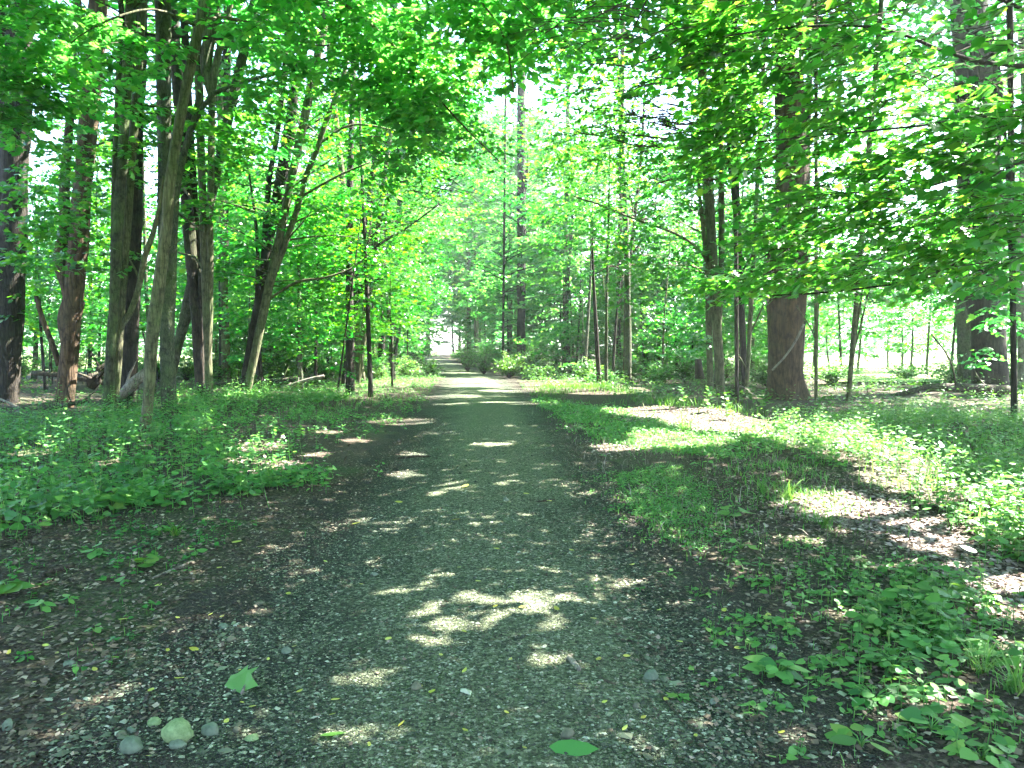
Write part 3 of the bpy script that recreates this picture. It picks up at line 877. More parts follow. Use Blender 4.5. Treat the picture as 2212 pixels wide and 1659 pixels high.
R8 = main_tree("sapling", "single thin sapling just right of the broad red trunk", [(1763, 868, 8), (1763, 800, 7), (1764, 736, 7), (1766, 680, 6), (1768, 620, 6), (1772, 540, 4), (1775, 450, 3)], 21.5, "olive_bark", None, (3, 6.5, 2, 14, 9, 0.15, "lobe", "maple", 9), flare=0.2, sides=7,
               limbs=[[(1764, 738, 4), (1752, 710, 4), (1740, 690, 3), (1720, 660, 3)]])
R9 = main_tree("sapling", "forked Y shaped sapling standing before the bright clearing", [(1833, 858, 11), (1837, 810, 9), (1844, 753, 8), (1850, 710, 6), (1858, 660, 5), (1868, 580, 4)], 22.5, "olive_bark", None, (3.2, 6, 2.2, 16, 9, 0.15, "lobe", "maple", 9), flare=0.3, sides=7,
               extra=[[(1844, 753, 5), (1858, 710, 5), (1870, 655, 4), (1885, 590, 3)]])
R10 = main_tree("oak_tree", "straight grey trunk right of the clearing, left of the dark flared pair", [(2085, 815, 32), (2085, 760, 29), (2086, 620, 28), (2086, 500, 27), (2086, 380, 26)], 31, "grey_bark", 17, UP, flare=0.2,
                limbs=[[(2070, 655, 3), (2045, 650, 3), (2020, 640, 2)]])
R11 = main_tree("oak_tree", "dark thick trunk with spreading foot near the right edge", [(2140, 835, 70), (2138, 800, 52), (2140, 760, 46), (2145, 703, 42), (2152, 640, 44), (2150, 590, 42), (2146, 500, 38), (2140, 380, 36)], 26, "dark_bark", 17, UP, flare=0.6)
R12 = main_tree("sapling", "thin dark stem in front at the right edge of the woods", [(2191, 910, 13), (2190, 820, 11), (2188, 720, 9), (2186, 650, 8), (2185, 586, 8), (2178, 486, 7), (2176, 400, 6), (2170, 250, 5)], 16.2, "dark_bark", None, (3.2, 7, 2.4, 14, 9, 0.14, "lobe", "maple", 9), flare=0.3, sides=8)
R13 = main_tree("grey_tree", "pale grey trunk cut by the right edge of the picture", [(2212, 850, 26), (2211, 760, 24), (2208, 650, 24), (2206, 500, 22)], 28, "dead_wood", 16, UP, flare=0.2)

# leaning dead branch across the broad trunk, and the bare dead boughs of the conifer
T = Tree("dead_conifer", "dead conifer with bare silvery horizontal boughs above the right side", *P(1590, 800, 20)[:2], "dark_bark")
qd = img_stem([(1592, 880, 9), (1590, 600, 8), (1586, 400, 8), (1582, 250, 7), (1580, 140, 6)], 20)
T.stem(qd, 8, 0.3, 0.05, 0.2)
for j, (y0, y1, x1, d1) in enumerate([(262, 214, 1395, 16.5), (250, 232, 1320, 16), (285, 268, 1290, 15.5), (300, 284, 1240, 15.5), (272, 240, 1360, 17), (292, 256, 1420, 17.5), (240, 205, 1440, 16.5)]):
    a_, b_ = P(1582, y0, 20), P(x1, y1, d1)
    u = np.linspace(0, 1, 7)[:, None]
    pl = a_ + (b_ - a_) * u
    pl[:, 2] += -0.25 * np.sin(u[:, 0] * math.pi) + rng.normal(0, 0.03, 7)
    mb = Mesh()
    tube(mb, np.c_[pl, 0.034 * (1 - 0.8 * u[:, 0])], 5, 0.3, 0.05)
    L = np.linalg.norm(b_ - a_)
    dr = unit(b_ - a_)
    for _ in range(26):
        tt = rng.uniform(0.3, 1)
        s_ = np.array([np.interp(tt, u[:, 0], pl[:, c]) for c in range(3)])
        sg = rng.choice([-1, 1])
        sidev = unit(dr + sg * rng.uniform(0.25, 0.8) * unit(np.cross(dr, [0, 0, 1])) + np.array([0, 0, rng.normal(0, 0.12)]))
        e_ = s_ + sidev * rng.uniform(0.5, 1.3)
        tube(mb, [(*s_, 0.011), (*((s_ + e_) / 2 + rng.normal(0, 0.03, 3)), 0.008), (*e_, 0.004)], 3, 0.3)
    mb.build("branch", [M["twig"]], T.root, T.base)
T.finish()

# ---- hand placed leafy boughs
# near maple on the right, just outside the picture: its boughs fill the upper right
NR = Tree("maple_tree", "near maple whose big bright leaves hang into the upper right corner", 7.6, 7.2, "dark_bark")
NR.q = NR.stem([(7.6, 7.2, -0.1, 0.2), (7.5, 7.2, 3, 0.17), (7.3, 7.3, 6, 0.14), (7.2, 7.3, 9, 0.1), (7.0, 7.2, 12, 0.05)])
for l in ([(2330, 330, 14, 7.2), (2150, 360, 10, 7.2), (1950, 420, 7, 7.3), (1780, 480, 5, 7.6), (1640, 560, 3, 8.2)],
          [(2330, 150, 14, 7.2), (2100, 130, 9, 6.8), (1900, 60, 7, 6.8), (1700, 60, 5, 7.0), (1560, 80, 3, 7.2)],
          [(2300, 420, 9, 7), (2150, 520, 7, 6.9), (1990, 600, 5, 7.6), (1800, 630, 4, 8.4), (1640, 640, 3, 9.4)],
          [(2300, 60, 9, 7.0), (2050, -40, 7, 6.8), (1700, -90, 6, 6.4), (1450, -60, 4, 6.2), (1370, 60, 3, 6.2)],
          [(2320, 250, 8, 6.6), (2180, 240, 6, 6.2), (2000, 270, 5, 6.3), (1800, 290, 4, 6.7), (1600, 310, 3, 7.4)]):
    NR.limb(img_limb([(a, b, c) + (e,) for a, b, c, e in l], 7), 6)
for dx, dy, d, rx, ry, n, sz in [
    (1680, 60, 7.4, 170, 70, 100, 0.115), (1560, 60, 7.6, 110, 90, 60, 0.115), (1600, 260, 7.8, 90, 100, 60, 0.11), (1560, 330, 8.2, 60, 40, 26, 0.11),
    (1860, 60, 6.8, 150, 90, 45, 0.115), (2080, 80, 6.4, 150, 90, 45, 0.115), (1850, 260, 6.9, 130, 80, 70, 0.115), (2060, 330, 6.3, 140, 90, 80, 0.115), (2180, 230, 6.0, 90, 130, 45, 0.115),
    (1840, 420, 7.2, 150, 60, 80, 0.115), (2050, 480, 6.7, 150, 70, 80, 0.115), (2170, 520, 6.4, 80, 80, 45, 0.115), (1740, 500, 7.8, 110, 45, 50, 0.11), (1900, 560, 7.6, 140, 50, 70, 0.11),
    (1620, 605, 9.2, 90, 26, 46, 0.11), (1740, 590, 8.6, 90, 28, 36, 0.11), (2100, 590, 7.4, 110, 40, 45, 0.11), (1700, 170, 7.4, 120, 60, 40, 0.115), (1960, 190, 6.6, 120, 60, 30, 0.115),
    (1370, 60, 6.2, 80, 60, 16, 0.115), (1440, 120, 6.4, 60, 70, 14, 0.115), (1330, 170, 6.4, 50, 40, 8, 0.115), (1240, 30, 7, 90, 50, 22, 0.115), (2180, 420, 5.6, 60, 70, 20, 0.12)]:
    NR.ispray(dx, dy, d, rx, ry, int(n * (0.85 if dx > 1780 else 1.2)), sz * (0.8 if dy > 380 else 0.9), rdep=0.9, heading=math.pi - 0.1, spread=0.7, L=(0.25, 0.6), k=8, twigs=True)
NR.crown(NR.q, 7.5, 12, 3.0, 14, 8, 0.24, "lobe", "canopy", 9)
TREES.append(NR)

# the shaded boughs overhead come down from the leaning maple
for l in ([(440, -40, 9, 13), (600, -60, 9, 12.4), (760, 20, 7, 12), (880, 130, 5, 11.6), (980, 250, 4, 11.2), (1080, 350, 3, 11)],
          [(440, -70, 8, 13), (700, -110, 8, 12), (950, -60, 6, 11), (1080, 60, 4, 10.5), (1110, 200, 3, 10.4)],
          [(430, 60, 7, 13), (330, 20, 6, 12.4), (200, 60, 4, 11.6), (90, 150, 3, 11)]):
    L5.limb(img_limb(l, 12), 6)
for dx, dy, d, rx, ry, n, sz in [
    (760, 40, 12.5, 160, 70, 120, 0.12), (850, 140, 12, 150, 80, 170, 0.12), (960, 250, 11.5, 120, 70, 150, 0.12), (1060, 330, 11.2, 90, 45, 80, 0.115), (900, 210, 12.4, 120, 60, 90, 0.12),
    (1030, 90, 11, 150, 80, 110, 0.12), (1150, 40, 10.5, 120, 60, 70, 0.12), (920, 385, 11, 70, 30, 40, 0.115), (960, 420, 11, 60, 22, 26, 0.115), (840, 340, 12, 50, 25, 22, 0.115),
    (560, 30, 13, 120, 60, 50, 0.12), (60, 130, 11, 120, 70, 110, 0.12), (60, 30, 12, 110, 50, 60, 0.12), (180, 60, 12, 90, 50, 50, 0.12), (30, 240, 11.5, 60, 50, 50, 0.12), (120, 190, 11.5, 70, 30, 40, 0.12),
    (330, 110, 13, 70, 40, 24, 0.12), (268, 145, 13, 30, 30, 12, 0.12), (262, 225, 14, 35, 25, 14, 0.12)]:
    L5.ispray(dx, dy, d, rx, ry, n, sz, rdep=1.1, L=(0.3, 0.7), k=9, twigs=n < 60)

# mid-height boughs of the trees on the left
for t, lst in ((L3a, [(200, 330, 18, 150, 60, 60), (120, 420, 18.5, 150, 60, 60), (230, 560, 19, 100, 40, 26), (60, 560, 19, 90, 40, 40), (90, 480, 17, 120, 40, 40)]),
               (L6, [(600, 190, 18, 120, 45, 50), (470, 330, 20, 120, 60, 50), (330, 300, 20, 90, 60, 40), (540, 280, 19, 110, 60, 40), (420, 420, 20, 110, 50, 40)]),
               (L10, [(680, 430, 25, 110, 60, 60), (560, 450, 25, 90, 50, 40), (700, 300, 25, 110, 70, 70), (540, 600, 26, 90, 40, 34), (660, 540, 26, 110, 50, 50)]),
               (L10c, [(820, 260, 22, 130, 60, 70), (760, 420, 23, 120, 50, 60), (880, 330, 22, 110, 45, 60), (720, 560, 25, 110, 45, 50)]),
               (L2, [(90, 620, 22.5, 110, 40, 40), (180, 520, 23, 120, 60, 60), (40, 690, 22, 70, 30, 20), (230, 440, 22, 90, 50, 40)]),
               (L8, [(500, 540, 23, 90, 40, 40), (380, 620, 24, 90, 35, 26), (530, 380, 23, 90, 60, 40)]),
               (R7, [(1700, 440, 19, 110, 26, 80), (1690, 570, 19, 110, 20, 70), (1720, 520, 18, 90, 16, 40), (1690, 380, 20, 110, 30, 70), (1780, 620, 19, 80, 18, 40), (1640, 480, 22.4, 80, 40, 40), (1720, 300, 21.5, 140, 70, 90), (1800, 380, 22, 140, 60, 70)]),
               (R4, [(1470, 560, 25, 120, 50, 60), (1440, 420, 25, 120, 60, 70), (1480, 300, 25, 110, 60, 50), (1600, 600, 25, 90, 50, 40), (1400, 640, 27, 100, 40, 40)]),
               (R9, [(1850, 600, 23, 110, 45, 70), (1940, 560, 24, 110, 45, 60)]),
               (R11, [(2080, 560, 25, 120, 50, 60), (2150, 690, 24.5, 50, 30, 22), (2000, 600, 26, 100, 40, 40), (2120, 770, 24.5, 40, 25, 14)]),
               (R12, [(2140, 620, 16, 70, 50, 34), (2190, 540, 16, 50, 60, 30), (2170, 400, 16, 60, 80, 40)])):
    for dx, dy, d, rx, ry, n in lst:
        t.ispray(dx, dy, d, rx, ry, n, 0.14, shape="maple" if d < 20 else "lobe", k=9, L=(0.4, 0.9))

for t, lst in ((R1, [(1250, 300, 36, 120, 90, 60), (1180, 430, 38, 110, 70, 60), (1290, 180, 34, 130, 80, 60), (1300, 480, 37, 100, 70, 60), (1230, 600, 38, 90, 50, 50), (1330, 640, 38, 80, 40, 40)]),
               (R3, [(1150, 560, 46, 90, 60, 70), (1130, 650, 47, 80, 40, 60), (1200, 500, 46, 90, 50, 60), (1060, 690, 48, 50, 30, 40), (1180, 720, 47, 70, 40, 50)]),
               (R3b, [(1060, 520, 54, 90, 60, 80), (1040, 620, 56, 60, 50, 60), (1020, 690, 57, 40, 30, 40), (1100, 420, 52, 100, 60, 70)]),
               (L10c, [(900, 180, 23, 130, 60, 60), (980, 300, 24, 120, 50, 60), (1020, 130, 24, 120, 60, 60), (860, 80, 23, 120, 60, 50)]),
               (R4, [(1400, 330, 26, 120, 70, 70), (1310, 230, 26, 120, 70, 60), (1350, 520, 28, 100, 50, 50), (1230, 330, 27, 90, 50, 40)]),
               (L13, [(960, 250, 42, 120, 80, 80), (1060, 180, 42, 120, 90, 90), (1000, 360, 43, 110, 60, 80), (1120, 300, 43, 100, 80, 70), (930, 560, 45, 80, 60, 70), (960, 470, 44, 90, 60, 70), (900, 660, 46, 60, 40, 50), (960, 640, 50, 50, 40, 40)]),
               (L12, [(960, 380, 31, 110, 60, 60), (1080, 290, 31, 120, 60, 60), (860, 600, 33, 70, 40, 40), (1020, 450, 33, 90, 40, 40)])):
    for dx, dy, d, rx, ry, n in lst:
        t.ispray(dx, dy, d, rx, ry, int(n * 1.9), 0.15, shape="lobe", k=9, L=(0.5, 1.1), tilt=0.5)

# ---- trees that fill the woods between and behind the named ones
def filler(name, label, x, y, H, rad, z0, nb, nt, size, shape, mt, group, bark, r0):
    t = Tree(name, label, x, y, bark, group)
    lean = rng.normal(0, 0.045, 2)
    z = np.array([-0.15, 0.3 * H, 0.65 * H, H])
    q = np.c_[t.base[0] + lean[0] * z + rng.normal(0, 0.09, 4) * np.array([0, 1, 1, 1]), t.base[1] + lean[1] * z, t.base[2] + z, r0 * np.array([1.1, 0.85, 0.55, 0.12])]
    t.q = t.stem(q, 8, 0.6, 0.05, 0.3)
    t.crown(t.q, z0, H, rad, nb, nt, size, shape, mt, 9, limbs=False, rise=0.4)
    TREES.append(t)
    return t


def scatter(n, xlo, xhi, ylo, yhi, ok, gap):
    pts, tries = [], 0
    while len(pts) < n and tries < 6000:
        tries += 1
        x, y = rng.uniform(xlo, xhi), rng.uniform(ylo, yhi)
        if ok(x, y) and all((x - a) ** 2 + (y - b) ** 2 > gap * gap for a, b in pts):
            pts.append((x, y))
    return pts


for x, y in scatter(26, -27, -4.2, 24, 47, lambda x, y: x < path_x(y) - 3.4 and x > -0.72 * y, 2.6):
    H = rng.uniform(7, 13)
    filler("young_tree", "slim young maple in the woods behind the left row of trunks", x, y, H, rng.uniform(2.4, 3.2), rng.uniform(1.4, 2.6), 60, 15, 0.135, "lobe", "maple",
           "young maples behind the left row of trunks", rng.choice(["olive_bark", "grey_bark", "dark_bark"]), rng.uniform(0.05, 0.11))
for x, y in scatter(20, 3, 17, 29, 47, lambda x, y: path_x(y) + 4.4 < x < 0.35 * y, 2.3):
    H = rng.uniform(7, 13)
    filler("young_tree", "slim young maple in the woods right of the path", x, y, min(H, 8.5) if y > 32 else H, rng.uniform(2.4, 3.2), rng.uniform(0.5, 1.6), 74, 15, 0.135, "lobe", "maple",
           "young maples right of the path", rng.choice(["olive_bark", "grey_bark", "dark_bark"]), rng.uniform(0.05, 0.10))
for x, y in scatter(9, 17, 34, 26, 48, lambda x, y: 0.60 * y < x < 0.80 * y, 2.6):
    H = rng.uniform(7, 13)
    filler("young_tree", "slim young maple beyond the dark trunks at the right edge", x, y, H, rng.uniform(2.2, 3.0), rng.uniform(1.6, 2.6), 56, 14, 0.14, "lobe", "maple",
           "young maples at the right edge", rng.choice(["olive_bark", "grey_bark", "dark_bark"]), rng.uniform(0.05, 0.1))

for x, y in [(-5.6, 27), (-6.4, 33), (-6.6, 39), (-7.5, 45), (-11, 30), (-9, 22.8), (5.0, 33.5), (12.5, 34)]:
    filler("tall_tree", "tall straight forest tree arching high over the path side", x, y, rng.uniform(19, 24), rng.uniform(4.4, 5.4), 6.5, 58, 14, 0.24, "kite", "canopy",
           "tall forest trees beside the path", rng.choice(["olive_bark", "grey_bark", "dark_bark"]), rng.uniform(0.13, 0.2))

# tall trees outside the picture whose crowns shade the path
SHADE = []
for x, y in [(6.5, 2.0), (11.5, 5.5), (12.5, 11.5), (14.5, 17), (9.2, -1.5), (15, 0), (1.5, -5), (19.5, 9), (20, 16), (-7, -2), (-11, 4), (-9.5, 9), (-16, 12), (19, 24)]:
    if abs(x) < 0.68 * y:
        continue
    t = filler("canopy_tree", "tall canopy tree beside the path, its crown shading the gravel", x, y, 18, 4.8, 8.0, 30, 11, 0.30, "kite", "canopy",
               "tall canopy trees around the viewer", "grey_bark", 0.22)
    SHADE.append(t)

for x, y in [(16.5, 39), (19, 43), (21.5, 40.5), (23.5, 46), (18.5, 48), (25, 50), (22, 54), (27, 56), (20.5, 36.5), (29, 47)]:
    filler("young_tree", "sunlit young tree at the edge of the clearing right of the broad trunk", x, y, rng.uniform(5.5, 9), rng.uniform(2.0, 2.8), rng.uniform(0.7, 1.8), 44, 10, 0.17, "lobe", "maple",
           "sunlit young trees in the clearing", "grey_bark", 0.07)

# ---- close the canopy where the photo's ground lies in shade: loose leaves added along the sun's rays, joined to the nearest crowns
cellsz = 0.12
X0, X1, Y0, Y1 = -17.0, 12.0, 0.5, 46.0
nx, ny = int((X1 - X0) / cellsz), int((Y1 - Y0) / cellsz)


def cover():
    c = np.zeros((nx, ny))
    for t in TREES:
        for p, h, n, size, shape, mt in t.lv:
            if not len(p):
                continue
            gx, gy = sun_ground(p + h * size * 0.45)
            m = 1 if size > 0.4 else 0
            for ox in range(-m, m + 1):
                for oy in range(-m, m + 1):
                    ix = ((gx - X0) / cellsz).astype(int) + ox
                    iy = ((gy - Y0) / cellsz).astype(int) + oy
                    ok = (ix >= 0) & (iy >= 0) & (ix < nx) & (iy < ny)
                    np.add.at(c, (ix[ok], iy[ok]), size * size * (0.29 if shape == "kite" else 0.38) / cellsz ** 2)
    return c


CROWNS = [t for t in (L1, L2, L3, L5, L8, L10, L11, R1, R4, R5, R7, R10, R11, R13, NR) + tuple(SHADE)]
cb = np.array([t.q[-1, :2] for t in CROWNS])
for it, (want, size) in enumerate(((1.6, 0.28), (1.8, 0.24), (2.0, 0.2), (1.8, 0.16), (1.5, 0.14))):
    c = cover()
    W_ = np.full(c.shape, want)
    ccx, ccy = np.meshgrid(X0 + (np.arange(nx) + 0.5) * cellsz, Y0 + (np.arange(ny) + 0.5) * cellsz, indexing="ij")
    for cen, rad, kp in LIT:
        if cen[1] < 12 and kp <= 0.2:      # light for the near boughs; they shade the ground themselves
            sx, sy = sun_ground(cen[None])
            W_[(ccx - sx) ** 2 + (ccy - sy) ** 2 < (rad * 1.0) ** 2] = 0.7 if kp < 0.1 else 1.2
    ix, iy = np.nonzero(c < W_)
    gx, gy = X0 + (ix + rng.random(len(ix))) * cellsz, Y0 + (iy + rng.random(len(ix))) * cellsz
    # the far and the right-hand ground keeps more light
    pr = np.where(gy < 26, 0.92, 0.5)
    pr = np.where((gx < -7) & (gy > 20), 0.06, pr)
    pr = np.where((gx > 6) & (gy > 14), 0.3, pr)
    pr = np.where(gy > 30, 0.12, pr)
    sel = (rng.random(len(ix)) < pr) & ~in_fleck(gx, gy, size * 0.25)
    gx, gy = gx[sel], gy[sel]
    zl = np.clip(2.4 + 0.45 * (gy + 2), 5.3, 9.5)
    z = zl + rng.uniform(0.0, 2.6, len(gx)) + np.clip(gy - 14, 0, 20) * 0.1
    p = np.stack([gx + SUN[0] / SUN[2] * z, gy + SUN[1] / SUN[2] * z, z], -1)
    p = p[prune(p, size * 0.5, False)]
    near = np.argmin(((p[:, None, :2] - cb[None]) ** 2).sum(-1), 1)
    for j, t in enumerate(CROWNS):
        if (near == j).any():
            t.add_leaves(p[near == j], size, "lobe", "canopy")
    print("fill", it, len(p))
for grp, lab, sites in (("thin saplings in the left woods", "thin dark sapling among many deep in the left woods", scatter(44, -34, -3.6, 23, 60, lambda x, y: x < path_x(y) - 3.0 and x > -0.70 * y, 1.4)),
                        ("thin saplings right of the path", "thin dark sapling among many in the woods right of the path", scatter(24, 3, 22, 28, 62, lambda x, y: path_x(y) + 3.6 < x < 0.36 * y, 1.4)),
                        ("thin saplings at the right edge", "thin sapling between the dark trunks at the right edge", scatter(9, 14, 34, 24, 46, lambda x, y: 0.58 * y < x < 0.72 * y, 1.4))):
    for x, y in sites:
        t = Tree("sapling", lab, x, y, rng.choice(["olive_bark", "dark_bark", "grey_bark"]), grp)
        H = rng.uniform(3.5, 7.5)
        ln = rng.normal(0, 0.07, 2)
        z = np.array([-0.1, 0.3, 0.65, 1.0]) * H
        t.q = t.stem(np.c_[x + ln[0] * z + rng.normal(0, 0.06, 4), y + ln[1] * z, t.base[2] + z, rng.uniform(0.025, 0.05) * np.array([1.1, 0.85, 0.6, 0.2])], 6, 0.7, 0.05, 0.2)
        t.crown(t.q, 0.9, H, rng.uniform(1.1, 1.9), 18, 8, 0.125, "lobe", "maple", 8, limbs=False, L=(0.3, 0.7))
        TREES.append(t)
for t in TREES:
    t.finish()

# ---- woods further off: a few kinds, copied
def proto(name, H, rad, z0, nb, nt, size, bark, r0, mt="far"):
    t = Tree(name, None, 0, 0, bark)
    t.base = np.zeros(3)
    t.root.location = (0, 0, 0)
    z = np.array([-0.2, 0.3 * H, 0.65 * H, H])
    q = np.c_[rng.normal(0, 0.12, 4), rng.normal(0, 0.12, 4), z, r0 * np.array([1.1, 0.85, 0.55, 0.12])]
    t.q = t.stem(q, 7, 0.8, 0.05, 0.3)
    global prune
    keep, prune = prune, (lambda p, r=0.1, upper=True: np.ones(len(p), bool))
    t.crown(t.q, z0, H, rad, nb, nt, size, "kite", mt, 10, lr=0.3, L=(0.5, 1.1), limbs=False, rise=0.4)
    prune = keep
    t.finish()
    return t.root


def copy_tree(root, loc, rz, s, label, cat, group, first):
    if first:
        r = root
    else:
        r = root.copy()
        COL.objects.link(r)
        for ch in list(root.children):
            c = ch.copy()
            COL.objects.link(c)
            c.parent = r
    r.location, r.rotation_euler, r.scale = loc, (0, 0, rz), (s, s, s)
    tag(r, label, cat, group)
    return r


KINDS = [proto("forest_tree", 22, 5.2, 3.0, 95, 15, 0.36, "dark_bark", 0.22), proto("forest_tree", 15, 4.0, 1.6, 70, 14, 0.30, "grey_bark", 0.14),
         proto("forest_tree", 26, 5.8, 6.0, 105, 15, 0.40, "olive_bark", 0.26), proto("forest_tree", 10, 3.4, 0.8, 60, 13, 0.26, "dark_bark", 0.09)]
far = []
zones = [
    (15, -34, -5, 48, 62, lambda x, y: x < path_x(y) - 3.6 and x > -0.72 * y and x > -22 + 0 * y, "leafy forest tree at the back of the woods left of the path", "forest trees left of the path"),
    (14, 2, 22, 47, 64, lambda x, y: path_x(y) + 4.6 < x < 0.34 * y, "leafy forest tree at the back of the woods right of the path", "forest trees right of the path"),
    (46, -26, 14, 62, 130, lambda x, y: (path_x(y) - 12 < x < path_x(y) - 2.9) or (path_x(y) + 3.2 < x < path_x(y) + 11), "leafy forest tree lining the far end of the path", "forest trees lining the far path"),
    (22, -30, 4, 132, 160, lambda x, y: True, "dark leafy tree closing the view at the bend of the path", "trees at the bend of the path"),
]
used = set()
for n, xl, xh, yl, yh, ok, label, group in zones:
    for x, y in scatter(n, xl, xh, yl, yh, ok, 2.3):
        k = int(rng.integers(0, 4))
        if y < 64:
            k = (1, 3)[k % 2]
        copy_tree(KINDS[k], (x, y, float(terr(x, y))), rng.uniform(0, 6.28), rng.uniform(0.8, 1.15), label, "tree", group, k not in used)
        used.add(k)

# far wood beyond the meadows
mb = Mesh()
for xs_, ys_, n in (((-190, -45), (150, 180), 22000), ((35, 240), (120, 150), 26000)):
    x = rng.uniform(*xs_, n)
    y = rng.uniform(*ys_, n)
    top = 11 + 3 * np.sin(x * 0.21) + 2 * np.sin(x * 0.53 + 1)
    z = top * rng.random(n) ** 0.7
    az = rng.uniform(0, 6.28, n)
    leaves(mb, np.stack([x, y, z], -1), np.stack([np.cos(az), np.sin(az), rng.normal(0, 0.4, n)], -1), unit(np.array([0, -0.3, 1.0]) + rng.normal(0, 0.5, (n, 3))), rng.uniform(0.5, 1.1, n), "lobe")
tag(mb.build("far_woods", [M["far"]]), "distant wood along the far side of the meadows", "woods", kind="stuff")

# ------------------------------------------------------------------ undergrowth
def in_poly(x, y, poly):
    poly = np.asarray(poly, float)
    inside = np.zeros(len(x), bool)
    j = len(poly) - 1
    for i in range(len(poly)):
        xi, yi, xj, yj = *poly[i], *poly[j]
        c = ((yi > y) != (yj > y)) & (x < (xj - xi) * (y - yi) / (yj - yi + 1e-12) + xi)
        inside ^= c
        j = i
    return inside


def gpoly(pts):
    return np.array([G(a, b) for a, b in pts])


def sample(poly, n, clump=0.0, cs=0.5):
    """n points of the ground polygon, bunched into drifts"""
    lo, hi = poly.min(0), poly.max(0)
    out = np.zeros((0, 2))
    ph = rng.uniform(0, 6.28, 8)
    for _ in range(40):
        q = rng.uniform(lo, hi, (n * 3, 2))
        q = q[in_poly(q[:, 0], q[:, 1], poly)]
        if clump:
            k = 2 * math.pi * cs
            f = (np.sin(q[:, 0] * k + ph[0]) * np.sin(q[:, 1] * k * 0.8 + ph[1]) + 0.7 * np.sin(q[:, 0] * k * 2.3 + q[:, 1] * k + ph[2]) + 0.6 * np.sin(q[:, 1] * k * 2.7 - q[:, 0] * k * 1.2 + ph[3]))
            q = q[rng.random(len(q)) < np.clip(0.5 + 0.45 * f * clump, 0.03, 1)]
        out = np.vstack([out, q])
        if len(out) >= n:
            break
    out = out[:n]
    dist = np.hypot(out[:, 0], out[:, 1])[:, None]
    return out + rng.standard_normal(out.shape) * np.minimum(0.05 * dist, 0.8) * (rng.random((len(out), 1)) ** 2)


def herbs(mb, xy, h, nl, size, shape, mi=0, stem_mi=None, up=0.35, on_path=False, lean=0.12):
    """upright herbs: a stem with nl leaves set round it, the larger ones low"""
    n = len(xy)
    if not n:
        return
    x, y = xy.T
    z0 = path_z(x, y) if on_path else terr(x, y)
    H = h * rng.uniform(0.5, 1.35, n)
    sz = size * rng.uniform(0.65, 1.3, n)
    ln = rng.normal(0, lean, (n, 2))
    t = np.linspace(0.25, 1, nl)[None, :] + rng.uniform(-0.08, 0.08, (n, nl))
    pos = np.stack([x[:, None] + ln[:, :1] * H[:, None] * t, y[:, None] + ln[:, 1:] * H[:, None] * t, z0[:, None] + H[:, None] * t], -1)
    az = rng.uniform(0, 6.28, n)[:, None] + np.arange(nl)[None, :] * 2.4 + rng.normal(0, 0.3, (n, nl))
    pet = sz[:, None] * rng.uniform(0.15, 0.7, (n, nl))
    hd = np.stack([np.cos(az), np.sin(az), rng.normal(up - 0.45, 0.28, (n, nl))], -1)
    pos = pos + hd * pet[:, :, None]
    nr = unit(np.array([0, 0, 1.0]) + rng.normal(0, 0.3, (n, nl, 3)))
    s = sz[:, None] * (1.15 - 0.45 * t) * rng.uniform(0.75, 1.2, (n, nl))
    leaves(mb, pos.reshape(-1, 3), unit(hd).reshape(-1, 3), nr.reshape(-1, 3), s.reshape(-1), shape, mi)
    if stem_mi is not None:
        b = np.stack([x, y, z0 - 0.01], -1)
        tp = np.stack([x + ln[:, 0] * H, y + ln[:, 1] * H, z0 + H], -1)
        w = 0.0035
        off = np.array([[w, 0, 0], [-w / 2, w * 0.87, 0], [-w / 2, -w * 0.87, 0]])
        v = np.concatenate([b[:, None] + off, tp[:, None] + off * 0.4], 1).reshape(-1, 3)
        i = np.arange(n)[:, None] * 6
        f = np.concatenate([i + np.array([a, (a + 1) % 3, 3 + (a + 1) % 3, 3 + a]) for a in range(3)])
        mb.add(v, [f], stem_mi)


def blades(mb, xy, L, mi=0, w=0.004, bend=0.5, on_path=False):
    n = len(xy)
    x, y = xy.T
    z0 = path_z(x, y) if on_path else terr(x, y)
    az = rng.uniform(0, 6.28, n)
    LL = L * rng.uniform(0.4, 1.4, n)
    b = bend * rng.uniform(0.2, 1.6, n)
    u = np.array([0, 0.4, 0.75, 1.0])
    out = b[:, None] * LL[:, None] * u ** 1.8
    zz = LL[:, None] * (u - 0.35 * np.minimum(b, 1.2)[:, None] * u ** 2.2)
    cx, cyy = np.cos(az)[:, None], np.sin(az)[:, None]
    c = np.stack([x[:, None] + cx * out, y[:, None] + cyy * out, z0[:, None] + zz - 0.003], -1)
    ww = w * np.array([1, 0.9, 0.6])[None, :] * rng.uniform(0.7, 1.5, n)[:, None]
    sd_ = np.stack([-np.sin(az), np.cos(az), np.zeros(n)], -1)[:, None, :]
    l = c[:, :3] - sd_ * ww[:, :, None]
    r = c[:, :3] + sd_ * ww[:, :, None]
    v = np.concatenate([l, r, c[:, 3:]], 1).reshape(-1, 3)
    i = np.arange(n)[:, None] * 7
    mb.add(v, [np.concatenate([i + np.array([0, 3, 4, 1]), i + np.array([1, 4, 5, 2])]), i + np.array([2, 5, 6])], mi)


def off_path(xy, lo=1.45):
    return xy[np.abs(xy[:, 0] - path_x(xy[:, 1])) > lo + rng.uniform(-0.1, 0.35, len(xy))]


